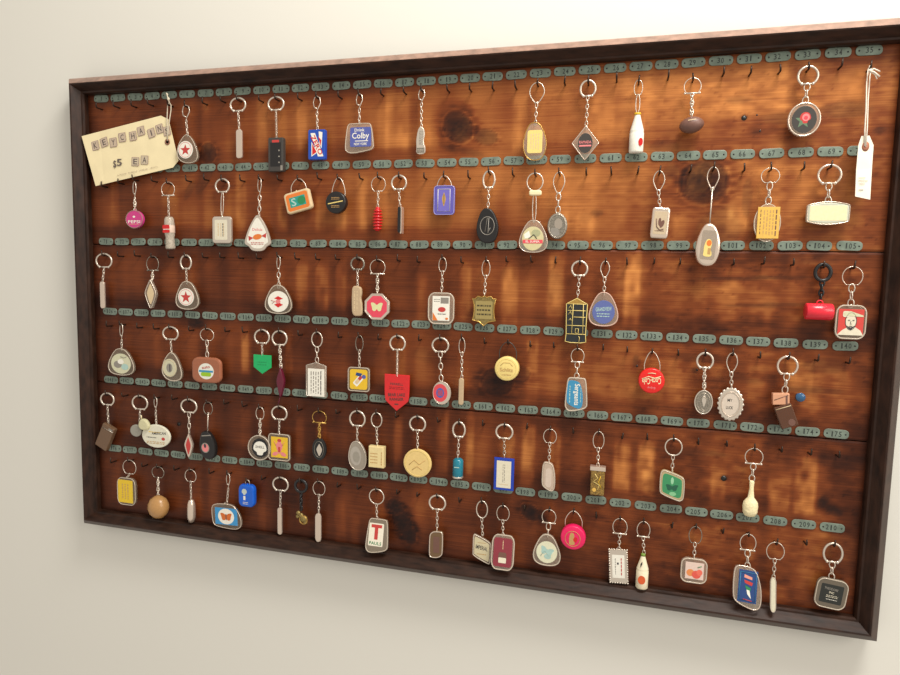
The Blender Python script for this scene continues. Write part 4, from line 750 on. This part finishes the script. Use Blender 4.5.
# ---- sixth row
K('yellow oblong label in a clear tag, far left of the bottom row', ('T', 129.5, 467.5, 13, 15), 'L', [F(127.4, 491, 18, 27, 'rrl', CLD, rim=RIM, rimr=.6, ins=('rect', 14.5, 22.5), imat=colour(226, 190, 40), idx=-.9, dec=[('l', 0, 0, 8, 15, 3, OCH, 1)])], (127, 478.5))
K('round tan wooden ball charm', ('T', 158, 472.5, 12, 12, PEW), 'twist', [lathe_fob(158.4, 506.8, 18, 22, [(colour(178, 134, 82, .3), [(.04, 1), (.35, .95), (.75, .68), (.97, .25), (1, -.1), (.85, -.55), (.5, -.9), (.04, -1)])], name='ball', squash=.85, y=-5)], (158.2, 496.5))
K('small silver bullet-shaped charm near the blue butterfly tag', ('T', 190.6, 476, 11, 13), 'L', [lathe_fob(191.4, 511, 7, 23.5, [(WHM, [(.05, 1), (.6, .92), (.9, .6), (1, .2), (1, -.5), (.7, -.9), (.05, -1)])], name='bullet')], (191.2, 500))
K('slanted clear tag with an orange butterfly on a blue and white label', ('V', 228.2, 480.5, 4, 15), 'L', [F(227, 516, 28, 25.5, 'quadr', CLD, t=4, rim=WHM, rimr=.6, tilt=-8, ins=('rect', 22, 16.5), imat=colour(60, 146, 200), itilt=6, dec=[('round', 0, 0, 16, 15.5, WHT), ('butterfly', 0, .5, 11, 8.5, colour(206, 106, 40)), ('rect', 0, .5, 1, 6, BROWN)])], (226.8, 504.5))
def bluebox(root):
    shape_fob(root, 247.6, 495.2, 15.5, 22, 'rrl', colour(18, 92, 200, .25), t=8, bev=2, y=-1, name='case', dec=[('shell', -1.6, -4, 5, 6, colour(190, 200, 190)), ('rect', -1.5, 2, 2, 4, WHT), ('l', -.5, 7, 5, 3, 2, WHT)])
K('small glossy blue case with a white figure, right of the butterfly tag', ('T', 247.6, 483, 4, 6), 'none', [bluebox])
K('slim silver bar in the bottom row, left of the black plastic chain', ('A', 280.6, 484.5, 15, 14), 'L', [F(280, 521, 4.4, 27, 'bar', WHM, **stick)], (280.2, 508))
def helmet(root):
    q = np.array(root['_p']); g = random.Random(4); mb = MB(); p = U(301.5, 516, Y0) - q
    for dx, dz, r in ((-4, 4, 3.2), (-5, -1, 2.6), (0, 1, 3.6), (4, -3, 5.2), (6, -7, 3.4), (0, -5, 3)): mb.ball(dx, -1, dz, r, r * .7, r, BRZ, 9)
    mb.tube([(4 + 5.5 * math.cos(a), -2.5, -4 + 5.5 * math.sin(a)) for a in np.linspace(0, 2 * PI, 16)[:-1]], .7, GOLD, True)
    mb.build('pendant', root, p)
K('lumpy bronze charm on a black plastic ring and chain', ('K', 301, 486, 14, 14.5, BLK), 'fat', [helmet], (301.2, 510), BLK)
K('slim flat silver bar right of the lumpy bronze charm', ('T', 319, 488.6, 12, 14.5), 'L', [F(318.4, 527.5, 6, 29, 'pill', WHM, t=3.2, bev=1)], (318.8, 513))
K('grey rounded tag with a large red letter T on white', ('O', 376.6, 496.6, 14.5, 15), 'L', [F(377.8, 535.6, 21.5, 31.5, 'quad', y=-4, pitch=-12, mat= colour(124, 112, 96, .3), t=5, bev=1.4, rim=RIM, rimr=.7, ins=('rrs', 14.5, 21.5), imat=colour(232, 224, 204), idx=-1.2, idy=-1, dec=[('rect', .2, -8, 10.5, 3, RDT), ('rect', .2, -1.5, 3.4, 12, RDT), ('t', 'PAULS', 0, 8, 12, 3, GRN)])], (377, 520))
K('small brown and silver rounded tag, right of the tall dark knot', ('A', 437.4, 503, 16, 15), 'L', [F(436.4, 544, 13.5, 26.5, 'cut', M('smoked_brown', (112, 86, 58), .2), t=5, bev=1.4, rim=WHM, rimr=.8, dec=[('rect', .5, 0, 6, 16, BROWN)])], (437, 531))
K('slanted cream tag with dark lettering, left of the maroon tag', ('O', 482, 509.5, 11, 17), 'L', [F(482, 548.6, 18, 27.5, 'rhomb', CLR, t=4, rim=RIM, rimr=.7, ins=('rhomb', 15, 22.5), imat=colour(206, 194, 158), dec=[('t', 'IMPERIAL', 0, -1.4, 12, 4, INK, 8), ('l', 0, -6.4, 8, 1.4, 1, OCH), ('l', 0, 5, 9, 2, 1, OCH)])], (482.6, 535.5))
K('maroon clear rounded tag with a hanging padlock picture', ('T', 503, 513.5, 12.5, 16), 'L', [F(503, 552, 22.5, 33, 'rrl', CLR, y=-4, pitch=-12, t=5, rim=RIM, rimr=.8, ins=('rr', 18.5, 27), imat=colour(136, 50, 60), dec=[('l', 0, -7, 2, 8, 1, TAN, 1), ('rrl', 0, 4, 8, 8, BROWN), ('rr', 0, 7.4, 7.6, 5, INS)])], (503, 536.5))
K('clear rounded triangle with a pale teal sketch on a cream disc', ('B', 549, 517, 14, 15), 'big', [F(547, 550, 29, 29.5, 'tri', CLR, t=5, rim=RIM, rimr=.8, ins=('round', 21, 21.5), imat=colour(222, 220, 190), idy=1.5, dec=[('butterfly', 0, -1, 13, 9, LGR, 15), ('path', [(-6, 4), (-2, -2), (3, 4), (6, -1)], .35, LGR), ('round', 1, 4, 7, 5, LGR)])], (547.6, 536.5))
KB('hot pink round cap with a small round emblem', (573.6, 511), lambda root: cap(root, 573.4, 535.6, 24, 24.5, HOT, 9, [('ring', -.3, .8, 15, 15, .35, OCH), ('foot', -1, 1, 6, 12, OCH), ('round', 2.4, 1.4, 4, 5, RED)]), (8.5, 527, 573.6))
def stampframe(root):
    shape_fob(root, 618.4, 566, 17.5, 33, 'rect', SIL, t=3, bev=.6, tilt=-4, ins=('rect', 12.5, 23), imat=WHT, dec=[('l', -3, 0, 2, 16, 1, GRY, 1), ('rect', -.5, -3, 1.8, 2, INK), ('l', 3, 0, 2.4, 17, 1, RDT, 1)])
    p = U(618.4, 566, Y0) - np.array(root['_p']); sx, sz = scale_at(618.4, 566); W, H = 8.9 * sx, 16.6 * sz; mb = MB()
    for i in range(8):
        for s in (-1, 1): mb.ball((-1 + 2 * i / 7) * W, -.6, s * H, 1.15, 1.4, 1.15, SIL, 6)
    for i in range(1, 14):
        for s in (-1, 1): mb.ball(s * W, -.6, (-1 + 2 * i / 14) * H, 1.15, 1.4, 1.15, SIL, 6)
    mb.build('beaded_border', root, p, (0, math.radians(-4), 0))
K('silver beaded frame around a white card with red lettering', ('B', 620, 527, 14.5, 17), 'L', [stampframe], (619, 550.5))
BP = [(.02, -1), (.88, -1), (1, -.94), (1, .02), (.94, .06), (.98, .1), (.95, .16), (.36, .8), (.32, .9)]
K('cream milk bottle with a green neck and a round orange spot', ('B', 643.5, 530, 13, 17), 'L', [lathe_fob(642.4, 570.5, 12.6, 35, [(colour(240, 228, 196), BP), (colour(120, 150, 60), [(.36, .84), (.36, .98), (.05, 1)])], [('round', -.6, 7.6, 7.6, 8.6, colour(214, 92, 44)), ('spindle', -1.6, -8, 1.6, 6, DGR, 15)], squash=.8, name='bottle')], (644, 554))
K('clear rounded tag with pink and orange fruit on a white label', ('T', 695.4, 535.5, 13, 18, PEW), 'L', [F(693.6, 570, 26.5, 24.5, 'rrl', CLR, t=5, rim=RIM, rimr=.8, ins=('rect', 18.5, 16.5), imat=colour(226, 200, 186), idx=.6, dec=[('round', -4, 2, 8, 7, colour(226, 140, 80)), ('round', 2, 3.4, 9, 8, colour(222, 90, 76)), ('round', 5, 1, 6, 6, colour(232, 110, 90)), ('path', [(3, -4), (7, -5.5)], .4, GRN)])], (694, 558.5))
K('dark blue tag with a red, white and green plume in the bottom row', ('B', 748, 543, 16, 18), 'big', [F(746.8, 587, 28, 39.5, 'quadr', CLR, y=-4.5, pitch=-13, t=5, rim=WHM, rimr=.7, ins=('rect', 19, 30), imat=DBL, itilt=3, idx=.4, idy=-1, dec=[('poly', [(-4, -11), (4, -9), (4, -6.5), (-4, -8)], colour(226, 150, 130)), ('poly', [(-4, -6), (5, -4), (4, -1), (-3, -3)], RDT), ('poly', [(-3, -1), (3, 1), (3, 4), (-1, 3)], GRN), ('poly', [(-1, 3), (2, 3.4), (4, 11), (0, 7)], WHT), ('path', [(-4, 12), (5, 13)], .4, RDT), ('path', [(-8, -13), (8, -13), (8, 13), (-8, 13), (-8, -13)], .3, SKY)])], (747.6, 569))
K('slim pale silver bar in the bottom row, second keychain from the right', ('T', 775.4, 551.5, 18, 18.5, SIL), 'L', [F(772.8, 594.5, 5.8, 32, 'pill', y=-5, pitch=-15, mat=colour(206, 200, 176, .25), t=4.5, bev=1.4, rim=SIL, rimr=.4)], (773.4, 579))
K('rounded pewter tag with black centre and small lettering, bottom right corner', ('A', 833, 553.5, 19, 20.5), 'big', [F(830.6, 593, 32, 29.5, 'rrl', colour(104, 94, 80, .3), t=5, bev=1.6, tilt=6, rim=RIM, rimr=.7, ins=('rrs', 23, 19), imat=colour(40, 42, 38, .3), dec=[('t', 'THEODORE', -1, -5, 14, 2.4, GRY, 4), ('t', 'INC', 0, -1.4, 5, 2, INS, 4), ('l', 1, 2.4, 12, 3, 2, INS), ('l', 1, 5.6, 11, 1.6, 1, WHT)])], (831.4, 579.5))

# ------------------------------------------------------------------ the paper sign on its string
def papersign():
    hx = U(169, 103, Y0); claim(hx[0], hx[2] - 2.8)
    Yp = -6.3
    YY = lambda x: float(np.interp(x, [80, 100, 178], [-13.0, -9.6, -6.0]))
    cs = [(81.6, 136.2), (100, 131.4), (160.8, 115.6), (168.4, 119.2), (178.4, 160.6), (172.8, 167.6), (104, 184), (95.6, 186)]
    P = [U(x, y, YY(x)) for x, y in cs]
    for c, (x, y) in enumerate(((107.5, 187.4), (124.0, 184.2), (138.6, 180.8))): b = U(x, y, 0); HOOK[(1, c)] = [b[0], b[2]]
    root = empty('price_tag', (hx[0], Yp, hx[2])); tag(root, 'large manila paper tag stamped KEYCHAINS with price, at top left', 'paper tag')
    o0 = np.array([hx[0], Yp, hx[2]])
    mb = MB(); V = [p - o0 for p in P]; n = len(V); fs = [(0, 1, 6, 7), (1, 2, 3, 4, 5, 6)]
    mb.add([*V, *[v + np.array([0, .4, 0]) for v in V]], fs + [tuple(i + n for i in f[::-1]) for f in fs] + [(i, (i + 1) % n, (i + 1) % n + n, i + n) for i in range(n)], PAPER)
    ux = P[1] - P[0]; ux /= np.linalg.norm(ux); nrm = np.array([0, -1., 0])
    ang = math.atan2(-ux[2], ux[0])
    inkp = M('purple_grey_stamp', (150, 122, 120), .7, noise=.3, nscale=900); inkd = M('dark_stamp', (96, 84, 80), .7, noise=.3, nscale=900)
    def put(x, y, fn, dy=.25):
        p = U(x, y, YY(x) - .6) - o0; sx, sz = scale_at(x, y, Yp); fn(p, sx, sz, p[1] - dy)
    for ch, x, y, r in (('K', 95.4, 145.6, 8), ('E', 104.2, 142.2, 4), ('Y', 113.4, 142.4, 14), ('C', 122.2, 137.4, 14), ('H', 133, 136, 12), ('A', 141, 131, 8), ('I', 151.4, 133, 4), ('N', 159.6, 128.8, 6), ('S', 167, 131, 10)):
        def f(p, sx, sz, yy, ch=ch, r=r):
            a = ang + math.radians(r - 8); mb.flat(SH['rect'], p[0], p[2], 7 * sx, 9 * sz, yy + .05, inkp, a); mb.flat(SH['rect'], p[0], p[2], 6.2 * sx, 8.2 * sz, yy, colour(196, 176, 152), a); mb.text(ch, p[0], p[2], 3.4 * sx if ch != 'I' else 1.2 * sx, 5.8 * sz, yy - .05, inkd, a)
        put(x, y, f)
    for ch, x, y in (('E', 135.4, 161.6), ('A', 144.6, 160)):
        put(x, y, lambda p, sx, sz, yy, ch=ch: (mb.flat(SH['rect'], p[0], p[2], 7.2 * sx, 8.6 * sz, yy + .05, inkp, .05), mb.flat(SH['rect'], p[0], p[2], 6.4 * sx, 7.8 * sz, yy, colour(200, 184, 156), .05), mb.text(ch, p[0], p[2], 4 * sx, 5.6 * sz, yy - .05, inkd, .05)))
    put(119.4, 162.4, lambda p, sx, sz, yy: mb.text('5', p[0], p[2], 5.2 * sx, 7 * sz, yy, inkd))
    put(114.8, 164.4, lambda p, sx, sz, yy: mb.text('$', p[0], p[2], 3 * sx, 8 * sz, yy, inkd))
    g = random.Random(3)
    for i in range(30):
        x = 118 + i * 1.35; y = 175.4 - (x - 118) * .22
        if i % 8 == 7: continue
        put(x, y, lambda p, sx, sz, yy: mb.tube([(p[0] - .5, yy, p[2] - g.uniform(.2, .9)), (p[0] + .1, yy, p[2] + g.uniform(.2, 1.3)), (p[0] + .6, yy, p[2] - g.uniform(0, .8))], .14, inkp, n=4))
    mb.build('paper_tag', root)
    hp = U(167.6, 142, YY(167.6)) - o0; rb = MB()
    rb.lathe([(3.9, 0), (3.9, -.4), (2.2, -.4), (2.2, 0)], 0, 0, 0, colour(150, 100, 78), 'y', 20); rb.lathe([(2.1, -.3), (.1, -.3)], 0, 0, 0, colour(40, 24, 20), 'y', 14)
    rb.build('reinforced_hole', root, hp + [0, -.3, 0])
    sb = MB(); q = lambda x, y, Y: U(x, y, Y) - o0
    sm = M('cotton_string', (214, 202, 178), .8, noise=.2, nscale=900)
    sb.tube([q(167.6, 141, -7.6), q(168.2, 130, -8.4), q(169.8, 118, -8.6), q(171, 110, -8.4), q(171, 105, -8), q(169.4, 102.2, -8), q(167.6, 105, -8), q(167.4, 110, -8.4), q(167, 119, -8.6), q(167.2, 130, -8.2), q(167.4, 140, -7.6)], .6, sm)
    sb.tube([q(169.6, 104, -13.5), q(168.4, 99, -14.5), q(166.4, 93, -14)], .8, sm); sb.ball(*(q(168.4, 99, -14.5)), 1.9, 1.6, 2.1, sm, 8); sb.ball(*(q(167.2, 94.5, -14.5)), 1.3, 1.1, 1.5, sm, 8)
    sb.build('string', root)
papersign()
def strungtag():
    hx = U(870, 66.5, Y0); claim(hx[0], hx[2] - 2.4); Yp = -12.0; o0 = np.array([hx[0], Yp, hx[2]])
    root = empty('string_tag', (hx[0], Yp, hx[2])); tag(root, 'narrow white paper tag hanging on white string near the right frame', 'paper tag')
    mb = MB(); cs = [(861.5, 136), (869.5, 135.5), (873.6, 145), (872, 168), (870.2, 199.6), (855.2, 196.4), (856.2, 170), (858.4, 145)]
    yo = [0, 0, 0, -1.5, -5, -3.5, -1, 0]; V = [U(x, y, Yp + d) - o0 for (x, y), d in zip(cs, yo)]
    V2 = [v + np.array([0, .5, 0]) for v in V]; idx = [(0, 1, 2, 7), (7, 2, 3, 6), (6, 3, 4, 5)]
    mb.add(V + V2, idx + [tuple(i + 8 for i in f[::-1]) for f in idx] + [(i, (i + 1) % 8, (i + 1) % 8 + 8, i + 8) for i in range(8)], M('white_paper', (240, 234, 214), .7, noise=.04, nscale=50))
    for x, y, w in ((862, 178, 6), (863, 181, 8), (862, 184, 5), (861, 190, 4)):
        p = U(x, y, Yp - 2.8 - (y - 170) * .06) - o0; mb.flat(SH['rect'], p[0], p[2], w, .6, p[1], GRY if y < 188 else INK)
    mb.build('paper_tag', root)
    rb = MB(); rb.lathe([(3.2, 0), (3.2, -.3), (1.2, -.3)], 0, 0, 0, colour(170, 110, 84), 'y', 16, .0 + 1.5); rb.build('reinforced_hole', root, U(865.6, 146.5, Yp - .3) - o0)
    sb = MB(); q = lambda x, y, Y: U(x, y, Y) - o0; sm = M('white_string', (236, 226, 208), .8, noise=.12, nscale=900)
    sb.tube([q(865.6, 147, -12.8), q(867.2, 128, -12.5), q(868.0, 100, -10), q(869.8, 76, -8), q(871.4, 68, -8), q(870, 65.8, -8), q(868, 70, -9), q(866.6, 84, -11), q(866, 110, -12.8), q(864.8, 130, -13), q(864.8, 146, -13)], .62, sm)
    sb.tube([q(870, 71, -15.5), q(874, 72, -15.5), q(879.5, 76.6, -14)], .9, sm); sb.tube([q(870, 71, -15.5), q(874, 68.6, -15), q(880, 71.5, -14)], .7, sm); sb.tube([q(870, 71, -15.5), q(875, 74.6, -14), q(877, 79, -14)], .6, sm); sb.ball(*q(870.4, 71, -13.5), 1.9, 1.5, 2.1, sm, 8)
    sb.build('string', root)
strungtag()
def pushpin():
    p = U(798.4, 396, 0); root = empty('push_pin', (p[0], 0, p[2])); tag(root, 'small round blue push pin pressed into the board near the right', 'push pin')
    mb = MB(); m = colour(48, 88, 124, .2); mb.lathe([(2.6, -.2), (3.2, -1), (2.4, -3), (2.4, -5.5), (4.6, -7.4), (4.8, -8.4), (4.2, -9.2), (.1, -9.4)], 0, 0, 0, m, 'y', 20); mb.build('head', root)
    mb = MB(); mb.tube([(0, -.1, 0), (0, -.6, 0)], .5, SIL); mb.build('pin', root)
pushpin()

# ------------------------------------------------------------------ the hooks themselves, as parts of the board
for k, (r, c) in enumerate(cells[:100]):
    mb = MB(); hook(mb, r, c); on_board(mb, 'hook')
mb = MB()
for r, c in cells[100:]: hook(mb, r, c)
tag(on_board(mb, 'hooks'), kind='stuff')
